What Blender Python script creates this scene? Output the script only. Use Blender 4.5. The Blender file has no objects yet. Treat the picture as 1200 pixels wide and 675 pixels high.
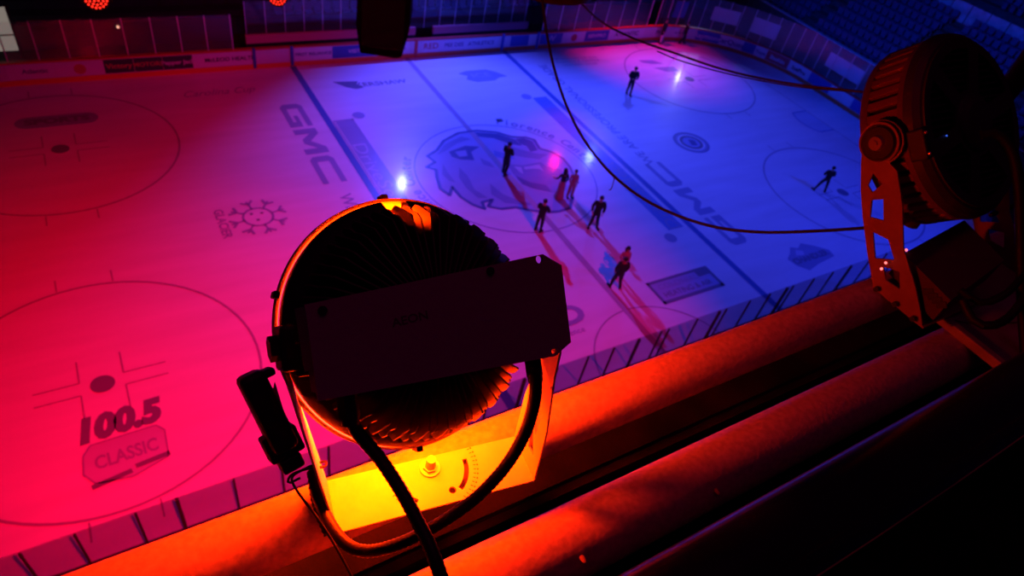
import bpy, bmesh, math, random
from mathutils import Vector, Matrix, Euler
random.seed(7)
S = bpy.context.scene
COL = S.collection
PI = math.pi

# ------------------------------------------------------------------ camera
CAM = Vector((-16.3885, -22.6343, 18.0150))
ROT = Euler((0.81844, -0.17633, -0.51988), 'XYZ')
RM = ROT.to_matrix()
FP = 774.63
def ray(u, v):
    return RM @ Vector(((u-600)/FP, -(v-337.5)/FP, -1.0))
def ahead(u, v, t):
    return CAM + ray(u, v)*t
def in_view(p, m=10):
    c = RM.transposed() @ (Vector(p)-CAM)
    if c.z > -.1: return None
    u = 600-FP*c.x/c.z; v = 337.5+FP*c.y/c.z
    return (-m < u < 1200+m) and (-m < v < 675+m)

cd = bpy.data.cameras.new('camera'); cam = bpy.data.objects.new('camera', cd); COL.objects.link(cam)
cam.location = CAM; cam.rotation_euler = ROT
cd.sensor_width = 36; cd.lens = 36*FP/1200; cd.clip_start = .02; cd.clip_end = 300
cd.dof.use_dof = True; cd.dof.focus_distance = 1.15; cd.dof.aperture_fstop = 5.6
S.camera = cam
S.view_settings.view_transform = 'Standard'
S.view_settings.look = 'None'

# ------------------------------------------------------------------ materials
def nodes(name):
    m = bpy.data.materials.new(name); m.use_nodes = True
    nt = m.node_tree; b = nt.nodes['Principled BSDF']
    return m, nt, b
def mat(name, col, rough=.6, metal=0.0, noise=0.0, scale=20, bump=0.0, spec=.5, coat=0.0, emit=None, es=0):
    m, nt, b = nodes(name)
    b.inputs['Base Color'].default_value = (*col, 1)
    b.inputs['Roughness'].default_value = rough
    b.inputs['Metallic'].default_value = metal
    b.inputs['Specular IOR Level'].default_value = spec
    b.inputs['Coat Weight'].default_value = coat
    if emit:
        b.inputs['Emission Color'].default_value = (*emit, 1); b.inputs['Emission Strength'].default_value = es
    if noise or bump:
        tc = nt.nodes.new('ShaderNodeTexCoord'); n = nt.nodes.new('ShaderNodeTexNoise')
        n.inputs['Scale'].default_value = scale; n.inputs['Detail'].default_value = 6
        nt.links.new(tc.outputs['Object'], n.inputs['Vector'])
        if noise:
            r = nt.nodes.new('ShaderNodeValToRGB')
            r.color_ramp.elements[0].position = .35; r.color_ramp.elements[1].position = .65
            r.color_ramp.elements[0].color = (*[c*(1-noise) for c in col], 1)
            r.color_ramp.elements[1].color = (*[min(1, c*(1+noise*.4)) for c in col], 1)
            nt.links.new(n.outputs['Fac'], r.inputs['Fac']); nt.links.new(r.outputs['Color'], b.inputs['Base Color'])
        if bump:
            bp = nt.nodes.new('ShaderNodeBump'); bp.inputs['Strength'].default_value = bump; bp.inputs['Distance'].default_value = .01
            nt.links.new(n.outputs['Fac'], bp.inputs['Height']); nt.links.new(bp.outputs['Normal'], b.inputs['Normal'])
    return m
def ice_mat(name, col, noise=.06):
    m, nt, b = nodes(name)
    tc = nt.nodes.new('ShaderNodeTexCoord'); n = nt.nodes.new('ShaderNodeTexNoise')
    mp = nt.nodes.new('ShaderNodeMapping'); mp.inputs['Scale'].default_value = (.25, 1.6, 1)
    n.inputs['Scale'].default_value = .8; n.inputs['Detail'].default_value = 8
    nt.links.new(tc.outputs['Object'], mp.inputs['Vector']); nt.links.new(mp.outputs[0], n.inputs['Vector'])
    r = nt.nodes.new('ShaderNodeValToRGB'); r.color_ramp.elements[0].position = .3; r.color_ramp.elements[1].position = .7
    r.color_ramp.elements[0].color = (*[c*(1-noise) for c in col], 1); r.color_ramp.elements[1].color = (*[min(1, c*(1+noise)) for c in col], 1)
    nt.links.new(n.outputs['Fac'], r.inputs['Fac']); nt.links.new(r.outputs['Color'], b.inputs['Base Color'])
    b.inputs['Roughness'].default_value = .33; b.inputs['Specular IOR Level'].default_value = .22
    b.inputs['Coat Weight'].default_value = .35; b.inputs['Coat Roughness'].default_value = .11; b.inputs['Coat IOR'].default_value = 1.31
    return m
def glass_mat(name, tint, gl=.07, rough=.05):
    m = bpy.data.materials.new(name); m.use_nodes = True; nt = m.node_tree
    nt.nodes.remove(nt.nodes['Principled BSDF']); out = nt.nodes['Material Output']
    t = nt.nodes.new('ShaderNodeBsdfTransparent'); t.inputs[0].default_value = (*tint, 1)
    g = nt.nodes.new('ShaderNodeBsdfGlossy'); g.inputs['Roughness'].default_value = rough
    d = nt.nodes.new('ShaderNodeBsdfDiffuse'); d.inputs[0].default_value = (.7, .7, .75, 1)
    x = nt.nodes.new('ShaderNodeMixShader'); x.inputs[0].default_value = gl
    y = nt.nodes.new('ShaderNodeMixShader'); y.inputs[0].default_value = .05
    nt.links.new(t.outputs[0], x.inputs[1]); nt.links.new(g.outputs[0], x.inputs[2])
    nt.links.new(x.outputs[0], y.inputs[1]); nt.links.new(d.outputs[0], y.inputs[2]); nt.links.new(y.outputs[0], out.inputs[0])
    return m
def emis(name, col, st):
    m = bpy.data.materials.new(name); m.use_nodes = True; nt = m.node_tree
    nt.nodes.remove(nt.nodes['Principled BSDF']); e = nt.nodes.new('ShaderNodeEmission')
    e.inputs[0].default_value = (*col, 1); e.inputs[1].default_value = st
    nt.links.new(e.outputs[0], nt.nodes['Material Output'].inputs[0]); return m

M = {}
M['ice'] = ice_mat('ice', (.80, .82, .90))
M['ice_blue'] = ice_mat('ice_blue_line', (.10, .20, .52))
M['ice_red'] = ice_mat('ice_red_line', (.46, .38, .52))
M['ice_thin'] = ice_mat('ice_circle_line', (.36, .36, .50))
M['ice_mark'] = ice_mat('ice_dark_paint', (.20, .22, .34))
M['ice_mark2'] = ice_mat('ice_mid_paint', (.34, .38, .60))
M['ice_pale'] = ice_mat('ice_pale_paint', (.56, .60, .78))
M['ice_bluebox'] = ice_mat('ice_blue_box', (.20, .32, .66))
M['ice_lion'] = ice_mat('ice_emblem_fill', (.40, .45, .72))
M['ice_lion_dk'] = ice_mat('ice_emblem_dark', (.12, .16, .38))
M['ice_lion_mid'] = ice_mat('ice_emblem_mid', (.26, .30, .56))
M['ice_crease'] = ice_mat('ice_crease', (.62, .72, .90))
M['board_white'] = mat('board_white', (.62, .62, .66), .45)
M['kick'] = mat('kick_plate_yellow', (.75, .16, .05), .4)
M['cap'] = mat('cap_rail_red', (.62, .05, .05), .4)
M['dark'] = mat('dark_plastic', (.02, .02, .025), .5)
M['adblue'] = mat('ad_blue', (.05, .10, .42), .5)
M['adwhite'] = mat('ad_white', (.68, .68, .74), .5)
M['adred'] = mat('ad_red', (.55, .08, .10), .5)
M['adblack'] = mat('ad_black', (.03, .03, .06), .5)
M['adtext'] = mat('ad_text_dark', (.12, .12, .3), .5)
M['glass'] = glass_mat('rink_glass', (.93, .93, .96))
M['glass_near'] = glass_mat('near_glass', (.60, .58, .66), .03, .2)
M['stanchion'] = mat('stanchion_aluminium', (.55, .55, .6), .35, .3)
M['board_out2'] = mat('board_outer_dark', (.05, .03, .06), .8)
M['stanchion_dk'] = mat('stanchion_dark', (.03, .03, .04), .5)
M['concrete'] = mat('stand_concrete', (.10, .10, .115), .85, noise=.3, scale=3)
M['concrete_dk'] = mat('dark_concrete', (.03, .03, .035), .9, noise=.3, scale=2)
M['seat'] = mat('seat_plastic', (.09, .12, .25), .6)
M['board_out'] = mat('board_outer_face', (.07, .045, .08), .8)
M['fascia'] = mat('fascia_panel', (.62, .66, .75), .6, noise=.25, scale=2.5)
M['steel'] = mat('painted_steel_dusty', (.46, .30, .28), .6, noise=.22, scale=70, bump=.15)
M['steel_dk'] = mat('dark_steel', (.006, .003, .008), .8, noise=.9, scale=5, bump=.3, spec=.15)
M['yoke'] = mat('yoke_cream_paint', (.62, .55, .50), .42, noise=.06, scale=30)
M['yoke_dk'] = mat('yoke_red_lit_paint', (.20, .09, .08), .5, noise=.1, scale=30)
M['black'] = mat('black_cast_aluminium', (.022, .016, .022), .5, spec=.3, bump=.1, scale=60)
M['fin'] = mat('black_fin', (.085, .05, .05), .42, spec=.5)
M['boxm'] = mat('driver_box_paint', (.40, .18, .30), .6, spec=.25, bump=.12, scale=90)
M['cable'] = mat('cable_rubber', (.02, .018, .02), .45, spec=.4)
M['cable_red'] = mat('cable_rubber_near', (.006, .0015, .003), .6, spec=.2)
M['cable_dk'] = mat('cable_far_black', (.005, .003, .004), .6, spec=.2)
M['chrome'] = mat('bolt_zinc', (.9, .82, .8), .3)
M['hole'] = mat('dark_slot', (.01, .008, .008), .9)
M['led'] = emis('led_face', (1, .023, .0), 300)
M['leddot'] = emis('led_dot_red', (1, .02, .01), 2.6)
M['lit'] = emis('lit_corridor', (.36, .30, .26), .55)
M['spark'] = emis('indicator_red', (1, .12, .12), 3)
M['bulb'] = emis('indicator_warm', (1, .45, .3), 1.2)
M['skin'] = mat('skin', (.55, .33, .24), .6)
M['suit'] = mat('dark_suit', (.012, .012, .02), .8)
M['denim'] = mat('dark_trousers', (.015, .015, .03), .8)
M['hair'] = mat('dark_hair', (.015, .01, .01), .6)
M['rose'] = mat('rose_dress', (.55, .16, .22), .7)
M['pinktop'] = mat('pink_top', (.42, .22, .26), .7)
M['shirt'] = mat('pale_shirt', (.6, .5, .48), .7)
M['pads'] = mat('goalie_pads', (.7, .65, .7), .6)
M['shoe'] = mat('black_shoe', (.01, .01, .012), .4)
M['speaker'] = mat('speaker_cabinet', (.010, .004, .004), .9, spec=.1)

# ------------------------------------------------------------------ helpers
def link(o, parent=None):
    COL.objects.link(o)
    if parent is not None: o.parent = parent
    return o
def new(name, bm, m, parent=None, smooth=False):
    me = bpy.data.meshes.new(name)
    if isinstance(bm, bpy.types.Mesh):
        me = bm; me.name = name
    else:
        bm.normal_update(); bm.to_mesh(me); bm.free()
    for mm in (m if isinstance(m, (list, tuple)) else [m]):
        me.materials.append(mm)
    if smooth:
        me.shade_smooth()
        try: me.set_sharp_from_angle(angle=math.radians(35))
        except Exception: pass
    return link(bpy.data.objects.new(name, me), parent)
def tag(o, label, cat=None, group=None):
    o['label'] = label
    if cat: o['category'] = cat
    if group: o['group'] = group
    return o
def empty(name, mtx, label, cat, group=None):
    o = link(bpy.data.objects.new(name, None)); o.matrix_world = mtx; o.empty_display_size = .05
    return tag(o, label, cat, group)
def struct(o):
    o['kind'] = 'structure'; return o
def box(bm, c, s, bevel=0, mi=0, rot=None):
    r = bmesh.ops.create_cube(bm, size=1)
    for v in r['verts']:
        v.co = Vector((v.co.x*s[0], v.co.y*s[1], v.co.z*s[2]))
    if bevel:
        es = list({e for v in r['verts'] for e in v.link_edges})
        rb = bmesh.ops.bevel(bm, geom=es, offset=bevel, segments=2, affect='EDGES', profile=.5)
        vs = list({v for f in rb['faces'] for v in f.verts} | {v for v in r['verts'] if v.is_valid})
    else: vs = r['verts']
    fs = set()
    for v in vs:
        if rot is not None: v.co = rot @ v.co
        v.co += Vector(c)
        for f in v.link_faces: fs.add(f)
    for f in fs: f.material_index = mi
    return vs
def cyl(bm, p0, p1, r, r2=None, n=20, cap=True, mi=0):
    p0, p1 = Vector(p0), Vector(p1); d = p1-p0
    q = d.to_track_quat('Z', 'Y').to_matrix()
    r2 = r if r2 is None else r2
    a = [bm.verts.new(p0+q@Vector((r*math.cos(2*PI*i/n), r*math.sin(2*PI*i/n), 0))) for i in range(n)]
    b = [bm.verts.new(p1+q@Vector((r2*math.cos(2*PI*i/n), r2*math.sin(2*PI*i/n), 0))) for i in range(n)]
    for i in range(n):
        bm.faces.new((a[i], a[(i+1) % n], b[(i+1) % n], b[i])).material_index = mi
    if cap:
        bm.faces.new(a[::-1]).material_index = mi; bm.faces.new(b).material_index = mi
def lathe(bm, prof, n=64, closed=False, mi=0):
    rings = []
    for r, z in prof:
        rings.append([bm.verts.new((r*math.cos(2*PI*i/n), r*math.sin(2*PI*i/n), z)) for i in range(n)])
    k = len(rings)
    for j in range(k if closed else k-1):
        a, b = rings[j], rings[(j+1) % k]
        for i in range(n):
            bm.faces.new((a[i], a[(i+1) % n], b[(i+1) % n], b[i])).material_index = mi
    return rings
def catmull(pts, sub=8):
    pts = [Vector(p) for p in pts]; out = []
    P = [pts[0]*2-pts[1]]+pts+[pts[-1]*2-pts[-2]]
    for i in range(1, len(P)-2):
        for k in range(sub):
            t = k/sub; a, b, c, d = P[i-1:i+3]
            out.append(.5*((2*b)+(-a+c)*t+(2*a-5*b+4*c-d)*t*t+(-a+3*b-3*c+d)*t**3))
    out.append(pts[-1]); return out
def tube(bm, pts, r, n=10, ridge=0, mi=0):
    pts = [Vector(p) for p in pts]; rings = []; up = Vector((0, 0, 1)); prev = None
    for i, p in enumerate(pts):
        d = (pts[min(i+1, len(pts)-1)]-pts[max(i-1, 0)]).normalized()
        if prev is None:
            x = d.orthogonal().normalized()
        else:
            x = (prev-d*prev.dot(d)).normalized()
        prev = x; y = d.cross(x)
        rr = r*(1+(ridge if i % 2 else -ridge))
        rings.append([bm.verts.new(p+rr*(x*math.cos(2*PI*k/n)+y*math.sin(2*PI*k/n))) for k in range(n)])
    for a, b in zip(rings, rings[1:]):
        for k in range(n): bm.faces.new((a[k], a[(k+1) % n], b[(k+1) % n], b[k])).material_index = mi
    bm.faces.new(rings[0][::-1]); bm.faces.new(rings[-1])
def resample(pts, step):
    out = [pts[0]]; acc = 0
    for a, b in zip(pts, pts[1:]):
        L = (b-a).length
        while acc+L >= step:
            t = (step-acc)/L; a = a.lerp(b, t); out.append(a.copy()); L = (b-a).length; acc = 0
        acc += L
    return out
def curve_mesh(loops, thick=0.0):
    """2-D outline with holes -> mesh (XY plane), thickness along Z"""
    cu = bpy.data.curves.new('c', 'CURVE'); cu.dimensions = '2D'; cu.fill_mode = 'BOTH'; cu.extrude = thick/2
    for lp in loops:
        sp = cu.splines.new('POLY'); sp.points.add(len(lp)-1); sp.use_cyclic_u = True
        for i, p in enumerate(lp): sp.points[i].co = (p[0], p[1], 0, 1)
    o = bpy.data.objects.new('c', cu); COL.objects.link(o)
    dg = bpy.context.evaluated_depsgraph_get(); me = bpy.data.meshes.new_from_object(o.evaluated_get(dg))
    bpy.data.objects.remove(o); bpy.data.curves.remove(cu); me.materials.clear(); return me
def text_mesh(s, size, sx=1.0, bold=.0, shear=0, align='CENTER'):
    cu = bpy.data.curves.new('t', 'FONT'); cu.body = s; cu.size = size; cu.offset = bold; cu.shear = shear
    cu.align_x = align; cu.align_y = 'CENTER'; cu.resolution_u = 3
    o = bpy.data.objects.new('t', cu); COL.objects.link(o)
    dg = bpy.context.evaluated_depsgraph_get(); me = bpy.data.meshes.new_from_object(o.evaluated_get(dg))
    bpy.data.objects.remove(o); bpy.data.curves.remove(cu); me.materials.clear()
    for v in me.vertices: v.co.x *= sx
    return me
def add_mesh(bm, me, mtx, mi=0):
    n0 = len(bm.faces); nv = len(bm.verts)
    bm.from_mesh(me); bm.verts.ensure_lookup_table(); bm.faces.ensure_lookup_table()
    for v in bm.verts[nv:]: v.co = mtx @ v.co
    for f in bm.faces[n0:]: f.material_index = mi
    bpy.data.meshes.remove(me)

# ------------------------------------------------------------------ rink ice (one floor with its paint)
W, E_, RC, WN = 12.56, 27.75, 8.2, 13.1
def rink_outline(off=0, n=14):
    w, e, r = W+off, E_+off, RC+off; pts = []
    for sx, sy, a0 in ((1, 1, 0), (-1, 1, 90), (-1, -1, 180), (1, -1, 270)):
        for i in range(n+1):
            a = math.radians(a0+90*i/n)
            pts.append((sx*(E_-RC)+r*math.cos(a), (W-RC if sy > 0 else -(WN-RC))+r*math.sin(a)))
    return pts
ice = bmesh.new()
IM = ['ice', 'ice_blue', 'ice_red', 'ice_thin', 'ice_mark', 'ice_mark2', 'ice_pale', 'ice_bluebox', 'ice_lion', 'ice_lion_dk', 'ice_lion_mid', 'ice_crease']
II = {k: i for i, k in enumerate(IM)}
ice.faces.new([ice.verts.new((x, y, 0)) for x, y in rink_outline()])
def poly(pts, z, k): 
    me = curve_mesh([pts]); add_mesh(ice, me, Matrix.Translation((0, 0, z)), II[k])
def quad(x0, y0, x1, y1, z, k):
    ice.faces.new([ice.verts.new(p) for p in ((x0, y0, z), (x1, y0, z), (x1, y1, z), (x0, y1, z))]).material_index = II[k]
def ring(cx, cy, r, w, z, k, a0=0, a1=360, n=72):
    n = max(6, int(n*(a1-a0)/360)); A = []; B = []
    for i in range(n+1):
        a = math.radians(a0+(a1-a0)*i/n)
        A.append(ice.verts.new((cx+(r-w/2)*math.cos(a), cy+(r-w/2)*math.sin(a), z)))
        B.append(ice.verts.new((cx+(r+w/2)*math.cos(a), cy+(r+w/2)*math.sin(a), z)))
    for i in range(n): ice.faces.new((A[i], B[i], B[i+1], A[i+1])).material_index = II[k]
def dot(cx, cy, r, z, k, sx=1, sy=1, n=28):
    ice.faces.new([ice.verts.new((cx+sx*r*math.cos(2*PI*i/n), cy+sy*r*math.sin(2*PI*i/n), z)) for i in range(n)]).material_index = II[k]
def stroke(p, q, w, z, k):
    p, q = Vector((*p, z)), Vector((*q, z)); d = (q-p).normalized(); n = Vector((-d.y, d.x, 0))*w/2
    ice.faces.new([ice.verts.new(a) for a in (p-n, q-n, q+n, p+n)]).material_index = II[k]
def itext(s, x, y, ang, size, z, k, sx=1, bold=0, shear=0):
    add_mesh(ice, text_mesh(s, size, sx, bold, shear), Matrix.Translation((x, y, z)) @ Matrix.Rotation(math.radians(ang), 4, 'Z'), II[k])
Z1, Z2, Z3, Z4 = .004, .008, .012, .016
for sx in (-1, 1):
    quad(sx*6.83-.17, -WN, sx*6.83+.17, W, Z2, 'ice_blue')
    gy = math.sqrt(max(0, RC**2-(24.28-(E_-RC))**2))+W-RC
    quad(sx*24.28-.03, -gy, sx*24.28+.03, gy, Z2, 'ice_thin')
    for sy in (-1, 1):
        cx, cy = sx*18.33, sy*6.74
        ring(cx, cy, 4.57, .085, Z2, 'ice_thin'); dot(cx, cy, .34, Z3, 'ice_mark')
        for a in (-1, 1):
            for b in (-1, 1):
                stroke((cx+a*.6, cy+b*.25), (cx+a*1.8, cy+b*.25), .05, Z2, 'ice_thin')
                stroke((cx+a*.6, cy+b*.25), (cx+a*.6, cy+b*1.15), .05, Z2, 'ice_thin')
            stroke((cx+a*.85, cy+4.57), (cx+a*.85, cy+5.17), .05, Z2, 'ice_thin')
            stroke((cx+a*.85, cy-4.57), (cx+a*.85, cy-5.17), .05, Z2, 'ice_thin')
        dot(sx*5.15, sy*6.8, .32, Z3, 'ice_mark2')
    # crease
    cr = [(sx*24.25, -1.22), (sx*22.9, -1.22)]
    for i in range(9):
        t = -1+2*i/8; cr.append((sx*(22.9-.42*(1-t*t)), t*1.22))
    cr += [(sx*22.9, 1.22), (sx*24.25, 1.22)]
    poly(cr, Z1, 'ice_crease')
    for a, b in zip(cr, cr[1:]):
        if a != b: stroke(a, b, .11, Z2, 'ice_bluebox')
quad(-.15, -WN, .15, W, Z2+.001, 'ice_red')
ring(0, 0, 4.57, .06, Z2, 'ice_lion_mid'); ring(0, -WN, 3.12, .06, Z2, 'ice_thin', 0, 180)
dot(0, 0, .16, Z4, 'ice_bluebox')
# GMC lettering either side of the blue lines, with slogan
LG = [(2.2,1.1),(.25,1.1),(0,.9),(0,.2),(.25,0),(2.2,0),(2.2,.62),(1.15,.62),(1.15,.42),(1.75,.42),(1.75,.27),(.5,.27),(.45,.32),(.45,.79),(.5,.83),(2.2,.83)]
LM = [(0,0),(0,1.1),(.5,1.1),(1.1,.55),(1.7,1.1),(2.2,1.1),(2.2,0),(1.75,0),(1.75,.68),(1.28,.2),(.92,.2),(.45,.68),(.45,0)]
LC = [(2.2,1.1),(.25,1.1),(0,.9),(0,.2),(.25,0),(2.2,0),(2.2,.27),(.5,.27),(.45,.32),(.45,.79),(.5,.83),(2.2,.83)]
def block_word(x, y, ang, k):
    mt = Matrix.Translation((x, y, Z2)) @ Matrix.Rotation(math.radians(ang), 4, 'Z')
    for i, L in enumerate((LG, LM, LC)):
        add_mesh(ice, curve_mesh([[(px+2.45*i, py) for px, py in L]]), mt, II[k])
block_word(-8.75, 8.55, -90, 'ice_mark2'); block_word(9.05, -8.3, 90, 'ice_mark2')
itext('WE ARE PROFESSIONAL GRADE', -8.15, -5.3, -90, .78, Z2, 'ice_mark2', 1.05, .01)
itext('WE ARE PROFESSIONAL GRADE', 8.45, 4.55, 90, .78, Z2, 'ice_mark2', 1.05, .01)
# long sponsor bars inside the blue lines
quad(-6.5, -6.4, -5.55, 6.45, Z1, 'ice_mark2'); itext('DriveSelect', -6.15, 1.0, -90, .95, Z2, 'ice_pale', 1.5)
for q in ((-6.62, -6.5, -6.55, 6.55), (-5.62, 3.4, -5.55, 6.55), (-6.55, 6.45, -5.55, 6.55)): quad(*q, Z3, 'ice_mark2')
quad(5.45, -6.3, 6.42, 6.6, Z1, 'ice_bluebox'); itext('DriveSelect', 6.0, -3.4, 90, .95, Z2, 'ice_mark2', 1.35)
# other paint
def pill(cx, cy, w, h, z, k):
    pts = []
    for s, a0 in ((1, -90), (-1, 90)):
        for i in range(9):
            a = math.radians(a0+180*i/8); pts.append((cx+s*(w/2-h/2)+h/2*math.cos(a), cy+h/2*math.sin(a)))
    poly(pts, z, k)
pill(-18.25, 9.1, 3.2, .95, Z1, 'ice_mark2'); itext('SPORTS', -18.25, 9.1, 0, .6, Z2, 'ice_mark', 1.2, .03)
itext('Carolina Cup', -11.2, 10.4, 0, .85, Z2, 'ice_mark2', .75, 0, .5)
itext('FORD', -4.0, -9.45, 0, 1.35, Z2, 'ice_mark2', 1.25, .05)
itext('of Florence', -3.2, -10.25, 0, .4, Z2, 'ice_lion_mid')
poly([(-5.3, 10.45), (-3.9, 10.3), (-4.1, 9.95), (-3.8, 9.55), (-4.3, 9.45), (-4.75, 9.75)], Z1, 'ice_mark')
itext('KERSHAW', -2.7, 9.85, 0, .62, Z2, 'ice_mark', 1.05, .01)
poly([(2.3, 10.15), (2.9, 10.4), (4.3, 10.4), (4.8, 10.0), (5.3, 9.35), (4.7, 9.3), (4.2, 9.0), (3.0, 9.0), (2.5, 9.4), (2.75, 9.8)], Z1, 'ice_mark2')
itext('ICE', 3.65, 9.75, 0, .7, Z2, 'ice_pale', 1.3)
# snowflake
for k in range(8):
    a = 2*PI*k/8+.2; cx, cy = -11.95, .0
    d = Vector((math.cos(a), math.sin(a))); n = Vector((-d.y, d.x))
    stroke((cx+d.x*.55, cy+d.y*.55), (cx+d.x*1.12, cy+d.y*1.12), .09, Z2, 'ice_mark2')
    p = Vector((cx, cy))+d*.88; q = p+d*.24
    stroke(p, q+n*.24, .12, Z3, 'ice_mark2'); stroke(p, q-n*.24, .12, Z3, 'ice_mark2')
ring(-11.95, 0, .58, .1, Z2, 'ice_mark2')
for q in ((-.2, .25), (.2, .2), (-.05, -.2)): dot(-11.95+q[0], q[1], .07, Z2, 'ice_mark')
itext('GLACIER', -13.35, -.05, -90, .5, Z2, 'ice_mark2', .95, .015)
# 100.5 radio sign
itext('100.5', -18.15, -8.35, 2, 1.15, Z2, 'ice_mark', .88, .08, .2)
rr = [(-19.1, -9.2), (-18.9, -8.9), (-17.2, -8.85), (-17.0, -9.1), (-17.05, -10.05), (-18.0, -10.35), (-18.9, -10.2), (-19.15, -9.8)]
poly(rr, Z1, 'ice_pale'); itext('CLASSIC', -18.05, -9.55, 2, .62, Z2, 'ice_mark2', .7, .02)
for a, b in zip(rr, rr[1:]+rr[:1]): stroke(a, b, .05, Z3, 'ice_mark2')
stroke((-19.0, -10.3), (-18.0, -10.15), .16, Z3, 'ice_mark'); stroke((-17.9, -10.05), (-17.0, -9.95), .16, Z3, 'ice_mark')
# framed rectangle sponsor
for q in ((1.85, -9.12, 5.45, -8.97), (1.85, -10.33, 5.45, -10.15), (1.85, -10.33, 2.0, -8.97), (5.28, -10.33, 5.45, -8.97)): quad(*q, Z2, 'ice_mark')
quad(1.85, -10.33, 5.45, -8.97, Z1, 'ice_lion'); quad(4.6, -9.45, 5.45, -8.97, Z3, 'ice_mark')
itext('COLONIAL', 3.4, -9.4, 0, .42, Z3, 'ice_mark2', 1.1); itext('HEATING & AIR', 3.6, -9.88, 0, .42, Z3, 'ice_mark', .95)
# mountain shaped sponsor
poly([(10.1, -10.5), (10.0, -10.0), (10.5, -9.7), (10.9, -9.35), (11.3, -9.55), (11.75, -9.3), (12.4, -9.75), (12.9, -10.2), (12.8, -10.65), (11.4, -10.8), (10.5, -11.0)], Z1, 'ice_mark2')
poly([(10.7, -9.95), (11.0, -9.6), (11.35, -9.8), (11.2, -10.05)], Z2, 'ice_pale')
itext('CHANDLER', 11.4, -10.3, 0, .5, Z3, 'ice_mark', .95, .02)
# ring emblem
ring(12.5, -.02, .98, .28, Z1, 'ice_mark2'); ring(12.5, -.02, 1.02, .05, Z2, 'ice_mark'); ring(12.5, -.02, .62, .18, Z3, 'ice_mark')
dot(12.5, -.02, .6, Z1, 'ice_lion'); poly([(12.3, -.3), (12.5, .3), (12.85, .1), (12.7, -.4)], Z2, 'ice_lion_dk')
for i, s in enumerate(('SPONSORS OF THE', 'FLORENCE CENTER', 'HOCKEY CLUB')): itext(s, 11.5-.1*i, 10.85-.42*i, -3, .36, Z2, 'ice_mark2', 1.1)
poly([(16.2, 9.9), (17.4, 9.7), (17.9, 9.1), (16.9, 9.2), (16.3, 9.5)], Z1, 'ice_mark2'); poly([(16.6, 8.7), (18.4, 8.6), (18.4, 7.95), (17.3, 7.95)], Z1, 'ice_mark2')
# arc words round the centre circle
def arc_text(s, r, a0, step, size, k):
    for i, ch in enumerate(s):
        if ch == ' ': continue
        a = math.radians(a0-step*i)
        add_mesh(ice, text_mesh(ch, size, 1, .02), Matrix.Translation((r*math.cos(a), r*math.sin(a), Z3)) @ Matrix.Rotation(a-PI/2, 4, 'Z'), II[k])
arc_text('Florence Center', 5.0, 66, 5.0, .78, 'ice_mark2')
arc_text('Florence Center', 4.98, 215, 4.6, .72, 'ice_mark2')
quad(2.0, 4.55, 2.35, 4.85, Z3, 'ice_mark')
# snarling big cat head emblem at centre ice: outline traced on the ice plane
def P(lst, z, k): poly([ice_pt(u, v) for u, v in lst], z, k)
def ice_pt(u, v):       # where a sight line meets the ice plane, used once to survey the emblem outline
    d = ray(u, v); t = -CAM.z/d.z; p = CAM+d*t; return (p.x, p.y)
head = [(501, 183), (512, 176), (520, 165), (537, 156), (558, 153), (582, 155), (598, 160), (606, 161), (616, 161), (626, 164), (632, 174), (646, 178), (660, 186), (668, 196), (673, 207), (677, 214), (671, 212), (669, 222), (671, 232), (668, 244), (655, 248), (638, 249), (618, 246), (604, 243), (588, 245), (572, 242), (577, 234), (565, 237), (568, 245), (554, 240), (540, 231), (530, 219), (527, 229), (516, 221), (512, 208), (511, 199), (500, 196), (510, 190)]
P(head, Z1, 'ice_lion')
hp = [ice_pt(*p) for p in head]
for a, b in zip(hp, hp[1:]+hp[:1]): stroke(a, b, .16, Z3, 'ice_lion_dk'); dot(a[0], a[1], .08, Z3+.0005, 'ice_lion_dk', n=10)
P([(526, 178), (545, 171), (562, 172), (552, 178), (556, 188), (540, 187), (530, 184)], Z2, 'ice_lion_dk')
P([(533, 178), (546, 176), (548, 183), (538, 184)], Z3, 'ice_lion')
P([(556, 155), (584, 157), (604, 164), (612, 171), (598, 169), (578, 162), (560, 160)], Z2, 'ice_lion_dk')
P([(604, 163), (614, 162), (624, 166), (630, 176), (622, 178), (617, 171), (610, 169)], Z2, 'ice_lion_dk')
P([(590, 168), (606, 174), (628, 180), (642, 181), (632, 187), (610, 184), (595, 180)], Z2, 'ice_lion_mid')
P([(578, 176), (596, 181), (604, 186), (592, 187), (580, 183)], Z2, 'ice_bluebox')
P([(594, 192), (612, 194), (634, 190), (640, 195), (658, 199), (664, 208), (664, 222), (656, 228), (638, 224), (620, 220), (608, 212), (600, 202)], Z2, 'ice_lion_mid')
P([(602, 195), (611, 196), (613, 204), (608, 201)], Z3, 'ice_pale'); P([(613, 196), (632, 193), (637, 201), (632, 198), (622, 198), (616, 199)], Z3, 'ice_pale')
P([(604, 206), (612, 216), (628, 222), (646, 225), (640, 217), (622, 214)], Z3, 'ice_lion_dk')
P([(562, 185), (574, 190), (580, 197), (566, 193)], Z2, 'ice_lion_mid')
P([(538, 196), (548, 206), (556, 222), (572, 232), (560, 232), (546, 220), (538, 208)], Z2, 'ice_lion_mid')
P([(519, 192), (526, 204), (534, 214), (526, 212), (518, 204)], Z2, 'ice_lion_mid')
P([(574, 215), (590, 228), (610, 236), (640, 240), (618, 241), (592, 238), (576, 228)], Z2, 'ice_lion_mid')
P([(540, 160), (520, 170), (512, 182), (524, 176), (536, 168), (552, 163)], Z2, 'ice_lion_mid')
floor = struct(new('floor', ice, [M[k] for k in IM]))
floor['label'] = 'white rink ice with painted lines, circles, sponsor lettering and big cat emblem'

# apron around the rink
bm = bmesh.new(); box(bm, (0, 0, -.16), (110, 90, .2)); struct(new('floor_surround', bm, M['concrete_dk']))

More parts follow.
